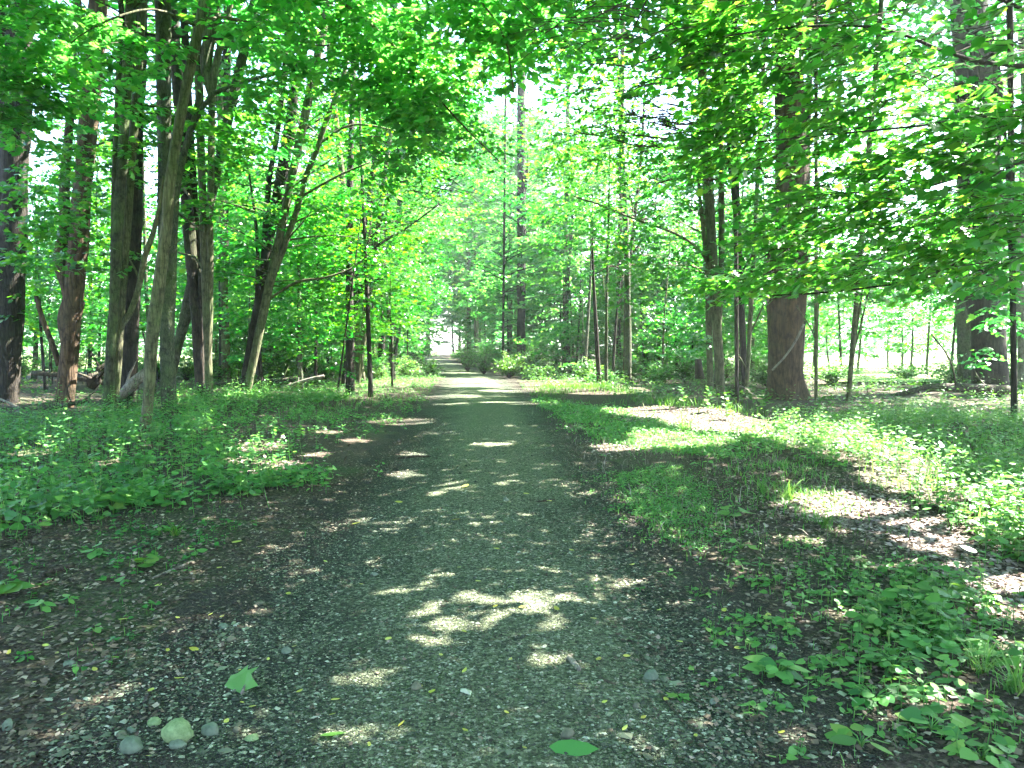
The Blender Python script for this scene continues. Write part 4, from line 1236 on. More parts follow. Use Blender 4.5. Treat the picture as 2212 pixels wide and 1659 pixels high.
# left bank: tall weeds, then low seedlings towards the gravel
mb = Mesh()
bank = gpoly([(-320, 1195), (0, 1190), (250, 1125), (420, 1075), (560, 1085), (690, 1045), (610, 1010), (440, 955), (470, 905), (640, 885), (760, 870), (700, 850), (500, 858), (380, 880), (200, 905), (0, 915), (-420, 930)])
herbs(mb, sample(bank, 1500, 1.8, 0.3), 0.28, 8, 0.08, "heart", 0, 0)
herbs(mb, sample(bank, 560, 1.5, 0.25), 0.55, 12, 0.085, "oval", 0, 0)
bank2 = gpoly([(-320, 1185), (250, 1110), (560, 1085), (690, 1045), (600, 1020), (300, 1040), (-400, 1060)])
herbs(mb, sample(bank2, 520, 1.8, 0.4), 0.15, 6, 0.085, "heart", 0, 0)
edge = gpoly([(440, 955), (480, 905), (640, 880), (790, 860), (935, 838), (955, 815), (945, 790), (850, 800), (700, 835), (640, 880)])
herbs(mb, off_path(sample(edge, 1500, 1.3, 0.2)), 0.22, 7, 0.10, "oval", 0)
blades(mb, off_path(sample(gpoly([(640, 930), (800, 880), (935, 848), (955, 815), (945, 792), (860, 805), (700, 860), (560, 905)]), 4000, 1.3, 0.25)), 0.17, 1, 0.005)
herbs(mb, off_path(sample(gpoly([(460, 1060), (900, 905), (930, 860), (760, 880), (640, 890), (470, 910), (430, 960), (600, 1010)]), 420, 1.6, 0.3)), 0.13, 6, 0.06, "heart", 0, 0)
herbs(mb, sample(bank, 420, 1.4, 0.3), 0.42, 10, 0.10, "lance", 0, 0)
herbs(mb, sample(bank, 160, 1.0, 0.3), 0.75, 14, 0.075, "oval", 0, 0, 0.35, False, 0.2)
herbs(mb, sample(bank, 300, 1.0, 0.3), 0.3, 5, 0.07, "oval", 2, 2, -0.2, False, 0.5)
tag(mb.build("undergrowth", [M["herb"], M["grass"], M["litter"]]), "bright green weeds and seedlings covering the bank left of the path", "undergrowth", kind="stuff")

mb = Mesh()
herbs(mb, sample(gpoly([(-300, 1190), (400, 1090), (560, 1100), (430, 1230), (250, 1420), (-300, 1500)]), 170, 1.6, 0.5), 0.06, 5, 0.04, "heart", 0, 0)
blades(mb, sample(gpoly([(-300, 1190), (400, 1090), (560, 1100), (430, 1230), (250, 1420), (-300, 1500)]), 260, 1.6, 0.5), 0.06, 1, 0.002)
tag(mb.build("seedlings", [M["herb"], M["grass"]]), "scattered tiny seedlings in the dark litter at the lower left", "seedlings", kind="stuff")

# floor of the woods on the left: thin cover
mb = Mesh()
wood = gpoly([(-500, 945), (200, 905), (500, 870), (700, 835), (850, 800), (930, 782), (800, 778), (300, 775), (-600, 780)])
herbs(mb, off_path(sample(wood, 3600, 1.0, 0.12)), 0.25, 8, 0.13, "oval", 0)
herbs(mb, off_path(sample(gpoly([(640, 850), (950, 800), (945, 765), (800, 775), (600, 800)]), 1500, 0.7, 0.1)), 0.5, 10, 0.17, "oval", 0)
tag(mb.build("woodland_herbs", [M["herb"]]), "thin green herbs on the shaded floor of the left woods", "undergrowth", kind="stuff")

# right side: grassy strip along the gravel
mb = Mesh()
strip = gpoly([(1170, 860), (1300, 885), (1420, 915), (1600, 950), (1720, 985), (1600, 1010), (1540, 1000), (1400, 980), (1290, 950), (1210, 905), (1150, 870)])
blades(mb, off_path(sample(strip, 7000, 1.7, 0.35), 1.35), 0.085, 0, 0.005, 0.6)
herbs(mb, off_path(sample(strip, 1500, 0.9, 0.3), 1.35), 0.09, 5, 0.06, "heart", 1)
tuft = gpoly([(1330, 1030), (1440, 1010), (1520, 1050), (1575, 1170), (1500, 1200), (1400, 1150), (1350, 1090)])
blades(mb, sample(tuft, 2600, 1.9, 0.7), 0.045, 0, 0.003, 0.7, True)
herbs(mb, sample(tuft, 1300, 1.9, 0.7), 0.05, 6, 0.032, "oval", 1, None, 0.35, True)
strip2 = gpoly([(1560, 1030), (1700, 1010), (1800, 1060), (1880, 1130), (1800, 1150), (1700, 1100), (1620, 1080)])
blades(mb, sample(strip2, 1200, 1.9, 0.5), 0.09, 0, 0.004, 0.8)
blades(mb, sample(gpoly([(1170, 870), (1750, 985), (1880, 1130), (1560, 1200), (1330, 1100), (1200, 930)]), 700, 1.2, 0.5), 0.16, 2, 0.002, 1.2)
tag(mb.build("grass", [M["grass"], M["herb"], M["dry_sun_tint"]]), "short green grass along the right edge of the gravel", "grass", kind="stuff")

# right side: weeds in and around the sunny strip
mb = Mesh()
sunny = gpoly([(1600, 945), (1700, 915), (1900, 900), (2212, 905), (2700, 960), (2700, 1300), (2230, 1235), (2060, 1130), (1890, 1070), (1760, 1015)])
herbs(mb, sample(sunny, 1500, 1.7, 0.3), 0.36, 9, 0.085, "oval", 0, 0)
herbs(mb, sample(sunny, 1000, 1.8, 0.35), 0.16, 7, 0.07, "heart", 0, 0)
blades(mb, sample(sunny, 3000, 1.2, 0.3), 0.22, 1, 0.005)
near_r = gpoly([(2060, 1130), (2230, 1235), (2700, 1300), (2700, 1100), (2250, 1030)])
herbs(mb, sample(near_r, 500, 0.7, 0.5), 0.3, 8, 0.09, "oval", 0, 0)
herbs(mb, sample(gpoly([(1480, 1250), (1700, 1180), (1900, 1200), (2300, 1300), (2400, 1659), (1700, 1659), (1500, 1450)]), 330, 1.5, 0.5), 0.07, 5, 0.045, "heart", 0, 0)
herbs(mb, sample(gpoly([(1850, 1250), (2080, 1220), (2150, 1330), (2060, 1500), (1900, 1540), (1830, 1400)]), 150, 1.0, 0.6), 0.14, 6, 0.055, "heart", 0, 0)
blades(mb, sample(gpoly([(1500, 1100), (1900, 1130), (2300, 1300), (2400, 1659), (1600, 1659)]), 700, 1.6, 0.5), 0.07, 1, 0.002)
tag(mb.build("weeds", [M["herb"], M["grass"]]), "sunlit leafy weeds spreading along the right side of the clearing", "weeds", kind="stuff")

mb = Mesh()
back = gpoly([(1175, 850), (1290, 845), (1400, 878), (1560, 890), (1760, 900), (1900, 900), (2300, 905), (2800, 920), (2800, 800), (2100, 788), (1500, 785), (1150, 785), (1110, 815)])
herbs(mb, off_path(sample(back, 5200, 0.7, 0.15)), 0.34, 9, 0.12, "oval", 0)
herbs(mb, off_path(sample(back, 2600, 0.8, 0.12)), 0.6, 10, 0.14, "lance", 0)
blades(mb, off_path(sample(gpoly([(1160, 858), (1290, 850), (1450, 885), (1700, 905), (1500, 880), (1300, 840), (1170, 835)]), 2500, 1.4, 0.2)), 0.22, 1, 0.006)
tag(mb.build("ground_cover", [M["herb"], M["grass"]]), "deep green ground cover below the trees on the right", "ground cover", kind="stuff")

# leaf litter, twiglets and loose gravel
def litter_batch(mb, xy, size, on_path=False):
    x, y = xy.T
    n = len(xy)
    z = (path_z(x, y) if on_path else terr(x, y)) + rng.uniform(0.002, 0.018, n)
    az = rng.uniform(0, 6.28, n)
    leaves(mb, np.stack([x, y, z], -1), np.stack([np.cos(az), np.sin(az), rng.normal(0.05, 0.18, n)], -1), unit(np.array([0, 0, 1.0]) + rng.normal(0, 0.28, (n, 3))),
           size * rng.uniform(0.4, 1.4, n), "kite" if size < 0.05 else "oval", 0, 0.6)


mb = Mesh()
near_l = gpoly([(-350, 1659), (-350, 1150), (100, 1140), (430, 1090), (600, 1060), (560, 1150), (380, 1300), (150, 1659)])
litter_batch(mb, sample(near_l, 9000, 0.4, 0.8), 0.035)
litter_batch(mb, off_path(sample(gpoly([(440, 1060), (900, 900), (940, 850), (700, 870), (450, 930), (300, 1000)]), 6000, 0.3, 0.4), 1.3), 0.05)
near_rr = gpoly([(1350, 1200), (1500, 1020), (1700, 1020), (1900, 1080), (2250, 1250), (2600, 1659), (1300, 1659), (1250, 1400)])
litter_batch(mb, sample(near_rr, 17000, 0.4, 0.9), 0.035)
litter_batch(mb, sample(gpoly([(1500, 1000), (1900, 1000), (2300, 1150), (2300, 1300), (1700, 1130)]), 5000, 0.3, 0.5), 0.05)
litter_batch(mb, sample(gpoly([(1350, 880), (1500, 870), (1700, 920), (1900, 960), (1800, 1010), (1560, 960)]), 2500, 0.3, 0.3), 0.06)
pp = gpoly([(150, 1659), (1600, 1659), (1340, 1100), (1250, 950), (1000, 930), (820, 980), (500, 1200)])
litter_batch(mb, sample(pp, 5200, 0.5, 0.7), 0.02, True)
litter_batch(mb, sample(gpoly([(60, 1500), (330, 1270), (560, 1120), (800, 980), (900, 940), (930, 900), (960, 900), (860, 1010), (700, 1180), (480, 1420), (250, 1659), (-100, 1659)]), 8500, 0.5, 0.7), 0.026, True)
litter_batch(mb, sample(gpoly([(1250, 940), (1330, 1020), (1500, 1250), (1750, 1659), (1450, 1659), (1330, 1350), (1230, 1080), (1190, 940)]), 6500, 0.5, 0.7), 0.024, True)
dry_sun_tint = Mesh()  # pale leaves laid in the sun patches, brightening them by colour
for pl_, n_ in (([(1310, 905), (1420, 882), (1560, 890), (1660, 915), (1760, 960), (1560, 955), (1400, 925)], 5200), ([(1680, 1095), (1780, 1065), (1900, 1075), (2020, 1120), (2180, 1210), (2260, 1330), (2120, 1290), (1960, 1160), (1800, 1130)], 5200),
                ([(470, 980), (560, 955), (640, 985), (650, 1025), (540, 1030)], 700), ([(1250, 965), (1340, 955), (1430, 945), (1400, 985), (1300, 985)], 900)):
    litter_batch(dry_sun_tint, sample(gpoly(pl_), n_, 0.4, 0.4), 0.048)
tag(dry_sun_tint.build("sun_tint_litter", [M["dry_sun_tint"]]), "pale dead leaves with sunlight put into their colour on the bare ground", "leaf litter", kind="stuff")
tag(mb.build("leaf_litter", [M["litter"]]), "brown dead leaves and scraps strewn beside the gravel", "leaf litter", kind="stuff")

ICO = None


def stone_verts(n_lat=5, n_lon=8):
    th = np.linspace(0, math.pi, n_lat)
    v = [(0, 0, 1)]
    for a in th[1:-1]:
        for k in range(n_lon):
            b = 2 * math.pi * k / n_lon
            v.append((math.sin(a) * math.cos(b), math.sin(a) * math.sin(b), math.cos(a)))
    v.append((0, 0, -1))
    tri, quad = [], []
    for k in range(n_lon):
        tri.append((0, 1 + k, 1 + (k + 1) % n_lon))
        base = 1 + (n_lat - 3) * n_lon
        tri.append((len(v) - 1, base + (k + 1) % n_lon, base + k))
    for r in range(n_lat - 3):
        for k in range(n_lon):
            a, b = 1 + r * n_lon, 1 + (r + 1) * n_lon
            quad.append((a + k, b + k, b + (k + 1) % n_lon, a + (k + 1) % n_lon))
    return np.array(v, float), np.array(tri), np.array(quad)


OCT = np.array([(1, 0, 0), (0.3, 1, 0.1), (-1, 0.1, 0), (-0.2, -1, 0), (0.1, 0.1, 0.8), (0, 0, -0.8)], float)
OCTF = np.array([(0, 1, 4), (1, 2, 4), (2, 3, 4), (3, 0, 4), (1, 0, 5), (2, 1, 5), (3, 2, 5), (0, 3, 5)])


def pebbles(mb, xy, size, on_path=True):
    n = len(xy)
    x, y = xy.T
    s = size * rng.lognormal(0, 0.45, n)
    az = rng.uniform(0, 6.28, n)
    z = (path_z(x, y) if on_path else terr(x, y)) + s * 0.12
    v = OCT[None] * (1 + rng.normal(0, 0.22, (n, 6, 3))) * np.array([1.0, 0.75, 0.5]) * s[:, None, None]
    c, sn = np.cos(az)[:, None], np.sin(az)[:, None]
    v = np.stack([v[:, :, 0] * c - v[:, :, 1] * sn, v[:, :, 0] * sn + v[:, :, 1] * c, v[:, :, 2]], -1) + np.stack([x, y, z], -1)[:, None]
    mb.add(v.reshape(-1, 3), [(np.arange(n)[:, None, None] * 6 + OCTF[None]).reshape(-1, 3)], 0, False)


mb = Mesh()
pebbles(mb, sample(gpoly([(60, 1659), (1640, 1659), (1440, 1350), (1300, 1100), (850, 1090), (640, 1150), (300, 1380)]), 46000, 0.3, 0.9), 0.0055)
pebbles(mb, sample(gpoly([(-100, 1659), (500, 1659), (560, 1350), (250, 1380)]), 1500, 0.5, 1.0), 0.009)
pebbles(mb, sample(gpoly([(700, 1130), (1340, 1130), (1260, 960), (850, 960)]), 7000, 0.4, 0.6), 0.007)
pebbles(mb, sample(gpoly([(1280, 1659), (2212, 1659), (1600, 1300), (1380, 1300)]), 3500, 0.5, 0.9), 0.008)
tag(mb.build("gravel", [M["pebble"]]), "loose pale and dark gravel scattered over the path", "gravel", kind="stuff")


# ------------------------------------------------------------------ single stones, sticks, leaves, plants
def ground_at(dx, dy):
    x, y = G(dx, dy)
    return np.array([x, y, float(path_z(np.array([x]), np.array([y]))[0])])


SV, ST, SQ = stone_verts(9, 14)


def stone(dx, dy, w, hgt, m, label, rot=0.0, group=None, sink=0.3, asp=0.75):
    p = ground_at(dx, dy)
    k = S * p[1] / FPX
    a = w * 0.5 * k
    v = SV.copy()
    for _ in range(9):
        d_ = unit(rng.standard_normal(3))
        off = rng.uniform(0.6, 0.92)
        over = np.maximum(v @ d_ - off, 0)
        v = v - over[:, None] * d_ * 0.85
    v = v * (1 + 0.04 * rng.standard_normal((len(v), 1)))
    v = v * np.array([a, a * asp, hgt * k])
    c, s_ = math.cos(rot), math.sin(rot)
    v = np.stack([v[:, 0] * c - v[:, 1] * s_, v[:, 0] * s_ + v[:, 1] * c, v[:, 2] + hgt * k * (1 - 2 * sink)], -1)
    mb = Mesh()
    mb.add(v + p, [ST, SQ], 0, True)
    o = mb.build("stone", [M[m]], None, p)
    tag(o, label, "stone", group)
    return o


stone(386, 1612, 72, 30, "stone_moss", "large pale green stone with a mossy top at the bottom left", 0.4, sink=0.15)
stone(385, 1625, 40, 14, "stone", "flat grey stone tucked under the front of the pale green stone", 0.1, sink=0.3)
stone(286, 1630, 54, 22, "stone", "angular grey green stone left of the pale mossy one", 0.3)
stone(333, 1575, 30, 13, "stone_moss", "small yellowish green stone above the pale mossy one", 0.2)
stone(381, 1582, 28, 12, "stone", "rounded grey stone just behind the pale mossy one", 0.6)
stone(452, 1595, 46, 18, "stone", "wedge shaped blue grey stone right of the pale mossy one", -0.2)
stone(262, 1600, 26, 10, "stone_brown", "small flat stone sunk in the gravel behind the angular stone", 0.9)
stone(284, 1590, 24, 9, "stone", "little smooth stone between the angular and the yellowish stone", 0.2)
stone(545, 1605, 34, 10, "stone_moss", "flat greenish stone on the gravel right of the wedge stone", 0.2, sink=0.45)
stone(512, 1590, 18, 8, "stone_brown", "small brown stone beside the flat greenish stone", 0.2)
stone(18, 1575, 24, 18, "stone", "round grey stone half sunk at the far left bottom", 0.2)
stone(620, 1418, 24, 10, "stone", "lone grey stone on the dark gravel left of the sun flecks", 0.3)
stone(482, 1362, 24, 7, "stone", "long flat stone on the dark gravel near the yellow leaves", 0.1)
stone(500, 1392, 22, 8, "stone_brown", "brownish stone below the long flat stone", 0.1)
stone(562, 1312, 22, 6, "stone_brown", "thin buried stone furthest up the dark gravel", 0.1)
stone(1408, 1476, 40, 16, "stone", "dark green grey slab of stone on the right side of the path", 0.5, sink=0.3)
stone(1225, 1612, 36, 14, "stone_brown", "round brown stone behind a large green leaf at the bottom", 0.2)
stone(900, 1505, 30, 12, "stone_brown", "yellow brown stone in the middle of the gravel", 0.7)
stone(1093, 1090, 16, 6, "stone", "small stone alone on the pale gravel further up the path", 0.1)
stone(808, 1250, 18, 6, "stone", "small stone left of the large group of sun flecks", 0.1)
stone(1375, 1540, 20, 9, "stone_brown", "small brown stone below the dark slab", 0.1)
stone(1540, 1530, 22, 9, "stone", "pale small stone in the litter right of the dark slab", 0.4)
stone(150, 1440, 26, 10, "stone", "grey stone in the litter at the left by the fallen stick", 0.4)


def stick(pts, m, label, name="stick", lift=0.5, sides=6):
    rows = []
    for dx, dy, w in pts:
        p = ground_at(dx, dy)
        r = w * 0.5 * S * p[1] / FPX
        rows.append([p[0], p[1], p[2] + r * lift * 1.6, r])
    mb = Mesh()
    tube(mb, np.array(rows), sides, 0.05, 0.12)
    o = mb.build(name, [M[m]], None, rows[0][:3])
    tag(o, label, "stick")


stick([(522, 1512, 7), (532, 1496, 9), (545, 1478, 8)], "dead_wood", "short stout pale stick standing out by the large green leaf", lift=1.0)
stick([(178, 1442, 6), (205, 1434, 7), (236, 1425, 5)], "dead_wood", "straight pale stick lying in the litter at the left")
stick([(330, 1258, 5), (365, 1243, 6), (415, 1221, 5)], "dead_wood", "long thin pale stick pointing up the bank at the left")
stick([(92, 1262, 10), (120, 1250, 13), (160, 1238, 9)], "rot_wood", "dark rotten stick at the left below the weeds")
stick([(1228, 1438, 10), (1240, 1452, 11), (1252, 1466, 9)], "dead_wood", "chunky wood chip stick right of the sun flecks")
stick([(1295, 1480, 6), (1312, 1488, 7), (1330, 1494, 5)], "twig", "short brown stick right of the wood chip")
stick([(1425, 1505, 4), (1450, 1540, 5), (1490, 1580, 5), (1520, 1600, 3)], "twig", "long bent twig below the dark slab of stone", "twig")
stick([(1765, 1428, 3), (1800, 1433, 3), (1850, 1432, 3), (1900, 1428, 2)], "twig", "thin straight twig left of the leafy patch at the right", "twig")
stick([(1720, 1230, 4), (1745, 1280, 4), (1770, 1300, 3)], "twig", "thin twig bending down the litter at the right", "twig")
stick([(1495, 1005, 6), (1515, 1002, 7), (1535, 996, 4)], "twig", "broken twig on the sunny edge of the grass strip", "twig")
stick([(1160, 1093, 3), (1178, 1090, 4), (1198, 1086, 3)], "twig", "small twig on the pale gravel further up the path", "twig")
stick([(420, 1478, 3), (445, 1498, 3), (462, 1512, 2)], "twig", "fine dark twig left of the large green leaf", "twig")
stick([(860, 995, 5), (890, 992, 6), (930, 990, 3)], "twig", "dark twig lying across the left of the gravel in the distance", "twig")


def flat_leaf(name, dx, dy, size, shape, m, label, group=None, az=None, cup=0.4):
    p = ground_at(dx, dy)
    L = size * S * p[1] / FPX
    mb = Mesh()
    a_ = rng.uniform(0, 6.28) if az is None else az
    tl = rng.normal(0, 0.22, 3)
    leaves(mb, (p + np.array([0, 0, 0.012]))[None], np.array([[math.cos(a_), math.sin(a_), rng.uniform(0.0, 0.25)]]), unit(np.array([[tl[0], tl[1], 1.0]])), L, shape, 0, cup * 0.5)
    o = mb.build(name, [M[m]], None, p)
    tag(o, label, "leaf", group)


flat_leaf("fallen_leaf", 490, 1490, 90, "maple", "herb", "large fresh green leaf lying beside the short stout stick", az=-0.5)
flat_leaf("fallen_leaf", 1185, 1640, 110, "oval", "herb", "broad pale green leaf at the bottom in front of the round brown stone", az=-0.2)
flat_leaf("fallen_leaf", 690, 1612, 60, "oval", "herb", "grey green leaf beside the lowest sun fleck", az=0.2)
YL = [(143, 1545), (190, 1570), (330, 1497), (375, 1476), (208, 1454), (107, 1400), (97, 1366), (124, 1418), (430, 1415), (386, 1337), (450, 1337), (475, 1342), (364, 1408), (240, 1425), (470, 1232), (500, 1180), (552, 1188), (518, 1460), (503, 1480),
      (520, 1530), (640, 1510), (537, 1541), (485, 1578), (330, 1650), (300, 1622), (640, 1406), (735, 1530), (710, 1566), (780, 1270), (845, 1395), (906, 1502), (1000, 1476), (953, 1433), (860, 1596), (800, 1630), (1090, 1560), (1100, 1448), (1120, 1330), (1065, 1330),
      (1205, 1336), (1030, 1270), (870, 1090), (1000, 1062), (1130, 1075), (1180, 1090), (975, 1135), (1080, 1200), (990, 1240), (905, 1170), (1260, 1500), (1290, 1445), (1345, 1430), (1300, 1540), (1345, 1600), (1385, 1570), (1440, 1520), (1480, 1400), (1560, 1330),
      (1600, 1410), (1660, 1340), (1760, 1440), (1500, 1600), (1610, 1640), (1680, 1600), (1290, 1350), (1420, 1330), (1000, 1600), (925, 1520), (580, 1440), (255, 1345), (60, 1480), (15, 1420), (350, 1270), (620, 1290), (700, 1220), (760, 1140), (1360, 1230), (1240, 1200), (1130, 1640), (1000, 1380)]
for k, (dx, dy) in enumerate(YL):
    flat_leaf("fallen_leaf", dx, dy, rng.uniform(14, 24), "oval", "yellow", "small yellow fallen leaf lying on the dark ground of the path", "small yellow leaves fallen on the path")


def plant(dx, dy, h, nl, size, label, shape="heart", spread=0.12, group=None, name="leafy_plant", rosette=False):
    """a single plant: stalks from one foot, each with its leaf"""
    p = ground_at(dx, dy)
    k = S * p[1] / FPX
    root = empty(name, p, label, "plant", group)
    st, lf = Mesh(), Mesh()
    H, sz = h * k, size * k
    pos, hd = [], []
    for i_ in range(nl):
        az = i_ * 2.4 + rng.uniform(0, 0.8)
        out = (0.3 + 0.7 * rng.random()) * spread * k * 60
        top = p + np.array([math.cos(az) * out, math.sin(az) * out, H * rng.uniform(0.45, 1.1)])
        mid = p + (top - p) * np.array([0.4, 0.4, 0.7])
        tube(st, [(*p, 0.004), (*mid, 0.003), (*top, 0.002)], 4, 0.1)
        pos.append(top)
        hd.append((math.cos(az), math.sin(az), rng.uniform(-0.4, 0.1)))
    n = len(pos)
    st.build("stem", [M["herb"]], root, p)
    leaves(lf, np.array(pos), unit(np.array(hd)), unit(np.array([0, -0.15, 1.0]) + rng.normal(0, 0.22, (n, 3))), sz * rng.uniform(0.65, 1.2, n), shape, 0)
    lf.build("foliage", [M["herb"]], root, p)
    return root


plant(315, 1235, 22, 7, 34, "round leaved plant alone in the litter above the pale stick")
plant(270, 1268, 10, 3, 24, "two leaved seedling left of the round leaved plant")
plant(424, 1205, 12, 4, 22, "small bright plant right of the thin pale stick", "heart")
plant(14, 1300, 34, 6, 46, "big leaved plant cut by the left edge")
plant(90, 1330, 24, 9, 28, "bushy small plant beside the big leaved plant at the left", "oval")
plant(150, 1315, 18, 8, 22, "pale green plant with narrow leaves in the left litter", "oval")
plant(205, 1215, 20, 8, 30, "cluster of heart leaves at the foot of the left weeds")
plant(345, 1165, 22, 10, 22, "slim upright weed at the front of the left bank", "oval")
plant(105, 1130, 60, 16, 34, "tall nettle like weed standing highest on the left bank", "oval", 0.2)
plant(245, 1120, 46, 14, 32, "medium weed in the middle of the left bank", "heart", 0.2)
plant(205, 1370, 14, 6, 24, "low seedling with toothed leaves at the left", "oval")
plant(300, 1040, 60, 14, 34, "leafy weed growing against the foot of the leaning maple", "heart", 0.25)
plant(1680, 1465, 34, 11, 42, "broad leaved plant low on the right, largest in the bare litter", "heart", 0.55)
plant(1800, 1445, 18, 5, 40, "plant with two long pale leaves right of the broad leaved one", "oval", 0.4)
plant(1605, 1345, 10, 3, 30, "round leaf seedling in the litter above the broad leaved plant")
plant(1668, 1345, 10, 3, 26, "second smaller seedling right of the round leaf seedling")
plant(1585, 1120, 24, 9, 28, "light green plant at the right end of the short grass patch", "heart", 0.3)
plant(1600, 1185, 18, 7, 24, "low plant below the light green one", "oval", 0.4)
plant(1445, 1250, 9, 4, 20, "tiny plant in the gravel right of the upper sun fleck", "oval", 0.3)
plant(1860, 1620, 30, 7, 60, "large floppy leaves at the bottom right", "oval", 0.5)
plant(2010, 1580, 30, 12, 40, "dense heart leaved clump at the bottom right", "heart", 0.8)
plant(2120, 1650, 28, 10, 40, "heart leaved clump cut by the bottom right corner", "heart", 0.8)
plant(1470, 1525, 9, 4, 26, "small green plant beside the long bent twig", "maple", 0.2)
for j, (dx, dy, h, nl, lab) in enumerate([
        (1900, 1370, 50, 18, "leafy clump at the head of the green patch on the right"), (1980, 1330, 60, 20, "tall clump in the upper part of the green patch on the right"),
        (2040, 1300, 46, 18, "clump at the upper right tip of the green patch"), (1930, 1450, 44, 18, "clump in the middle of the green patch on the right"),
        (2010, 1420, 44, 26, "broad clump on the right of the green patch"), (1890, 1520, 30, 14, "low clump at the foot of the green patch on the right"),
        (1990, 1500, 30, 12, "low clump below the broad clump of the green patch"), (2160, 1440, 50, 18, "grassy clump at the right edge of the picture")]):
    plant(dx, dy, h, int(nl * 1.6), 28, lab, "heart" if j % 3 else "oval", 0.9, "leafy clumps low on the right")


def weed(dx, dy, h, label, size=20, nl=18, d=None):
    """tall single stalk with narrow leaves all the way up"""
    p = ground_at(dx, dy)
    k = S * p[1] / FPX
    root = empty("tall_weed", p, label, "plant", "tall weeds on the sunny right side")
    H = h * k
    ln = rng.normal(0, 0.1, 2)
    st, lf = Mesh(), Mesh()
    t = np.linspace(0.15, 1, nl)
    ax = np.stack([p[0] + ln[0] * H * t, p[1] + ln[1] * H * t, p[2] + H * t], -1)
    tube(st, np.c_[ax, np.linspace(0.006, 0.002, nl)], 4, 0.2)
    st.build("stem", [M["herb"]], root, p)
    az = np.arange(nl) * 2.3 + rng.uniform(0, 6)
    leaves(lf, ax, unit(np.stack([np.cos(az), np.sin(az), np.full(nl, 0.35)], -1)), unit(np.array([0, 0, 1.0]) + rng.normal(0, 0.25, (nl, 3))), size * k * (1.1 - 0.6 * t), "oval", 0)
    lf.build("foliage", [M["herb"]], root, p)


for a_ in [(1530, 895, 55, "tall weed standing at the left end of the sunny strip"), (1570, 905, 60, "tall weed beside the pair of brown stems"), (1480, 885, 45, "weed at the far left of the sunny strip"),
           (1655, 890, 40, "short stalked weed before the broad red trunk"), (1722, 915, 36, "weed in the shade right of the broad red trunk foot"), (1840, 935, 75, "tall pale weed below the clearing"),
           (1878, 940, 70, "tallest pale weed with paired leaves below the clearing"), (1960, 960, 60, "bushy weed right of the tallest pale weed"), (2075, 990, 70, "weed stalk near the dark log's right end"),
           (2180, 1010, 90, "large weed at the right edge in the sun"), (2120, 1060, 80, "leaning weed with bright leaves at the right"), (2040, 1050, 60, "middle sized weed in the sunny strip on the right"),
           (1620, 880, 40, "thin weed just left of the broad red trunk"), (1980, 1080, 60, "low branching weed by the pink bare litter")]:
    weed(*a_)


def grass_tuft(dx, dy, L, n, label, w=0.004):
    p = ground_at(dx, dy)
    k = S * p[1] / FPX
    mb = Mesh()
    blades(mb, p[None, :2] + rng.normal(0, L * k * 0.12, (n, 2)), L * k, 0, w, 0.9, True)
    o = mb.build("grass_tuft", [M["grass"]], None, p)
    tag(o, label, "grass tuft")


grass_tuft(380, 1165, 40, 22, "small arching grass tuft at the front of the left bank")
grass_tuft(1480, 940, 50, 60, "bright grass tuft standing in the sunny strip")
grass_tuft(1700, 1085, 55, 60, "grass tuft beside the pink bare litter on the right")
grass_tuft(1650, 1070, 40, 40, "lower grass tuft left of the one by the bare litter")
grass_tuft(2190, 1500, 90, 50, "long bladed grass at the right edge")
grass_tuft(2120, 1455, 80, 40, "arching grass blades left of the long bladed grass")
grass_tuft(1780, 1135, 36, 36, "small tuft at the end of the bare litter band")


# ------------------------------------------------------------------ fallen wood and shrubs in the woods
def log(pts, d, m, label, name="fallen_log", cat="log", sides=10, lump=0.08, snags=0):
    rows = img_limb(pts, d)
    mb = Mesh()
    q = tube(mb, rows, sides, 0.2, lump)
    base = rows[0, :3]
    root = empty(name, base, label, cat)
    mb.build("trunk", [M[m]], root, base)
    for _ in range(snags):
        i_ = rng.integers(1, len(q) - 1)
        s_ = q[i_, :3]
        e_ = s_ + np.array([rng.normal(0, 0.5), rng.normal(0, 0.3), rng.uniform(0.2, 0.9)])
        b2 = Mesh()
        tube(b2, [(*s_, q[i_, 3] * 0.35), (*((s_ + e_) / 2 + rng.normal(0, 0.06, 3)), q[i_, 3] * 0.25), (*e_, 0.006)], 5, 0.2)
        b2.build("branch", [M[m]], root, base)


log([(70, 806, 10), (130, 810, 12), (220, 826, 11), (300, 836, 8)], 24, "rot_wood", "dark fallen log lying level behind the crooked reddish trunk", snags=4)
log([(-40, 892, 14), (60, 884, 14), (120, 878, 12), (190, 866, 8)], 19.5, "rot_wood", "mossy dark log on the litter in front of the crooked trunk", snags=2)
log([(255, 862, 16), (270, 846, 22), (290, 826, 24), (318, 803, 20)], 18.8, "dead_wood", "pale split log propped up beside the elbow bent stem", snags=1)
log([(462, 830, 8), (540, 825, 11), (600, 823, 12), (640, 818, 9)], 26, "rot_wood", "brown log lying across behind the twin stems' foot", snags=3)
log([(610, 838, 6), (660, 822, 7), (700, 812, 6)], 27, "dead_wood", "thin weathered log slanting up right of the twin stems", snags=2)
log([(0, 862, 5), (40, 880, 6), (62, 896, 7)], 18, "dead_wood", "thin pale fallen limb at the left edge", "fallen_branch", "branch", 6)
log([(1850, 872, 7), (1900, 862, 10), (1960, 848, 13), (2010, 838, 17), (2090, 838, 18), (2178, 842, 20)], 24.5, "rot_wood", "long black fallen log with a thick end at the right", snags=2)
log([(2064, 832, 4), (2058, 795, 4), (2042, 760, 4), (2012, 722, 4)], 24, "twig", "thin curved dead stick rising from the black log", "fallen_branch", "branch", 5)
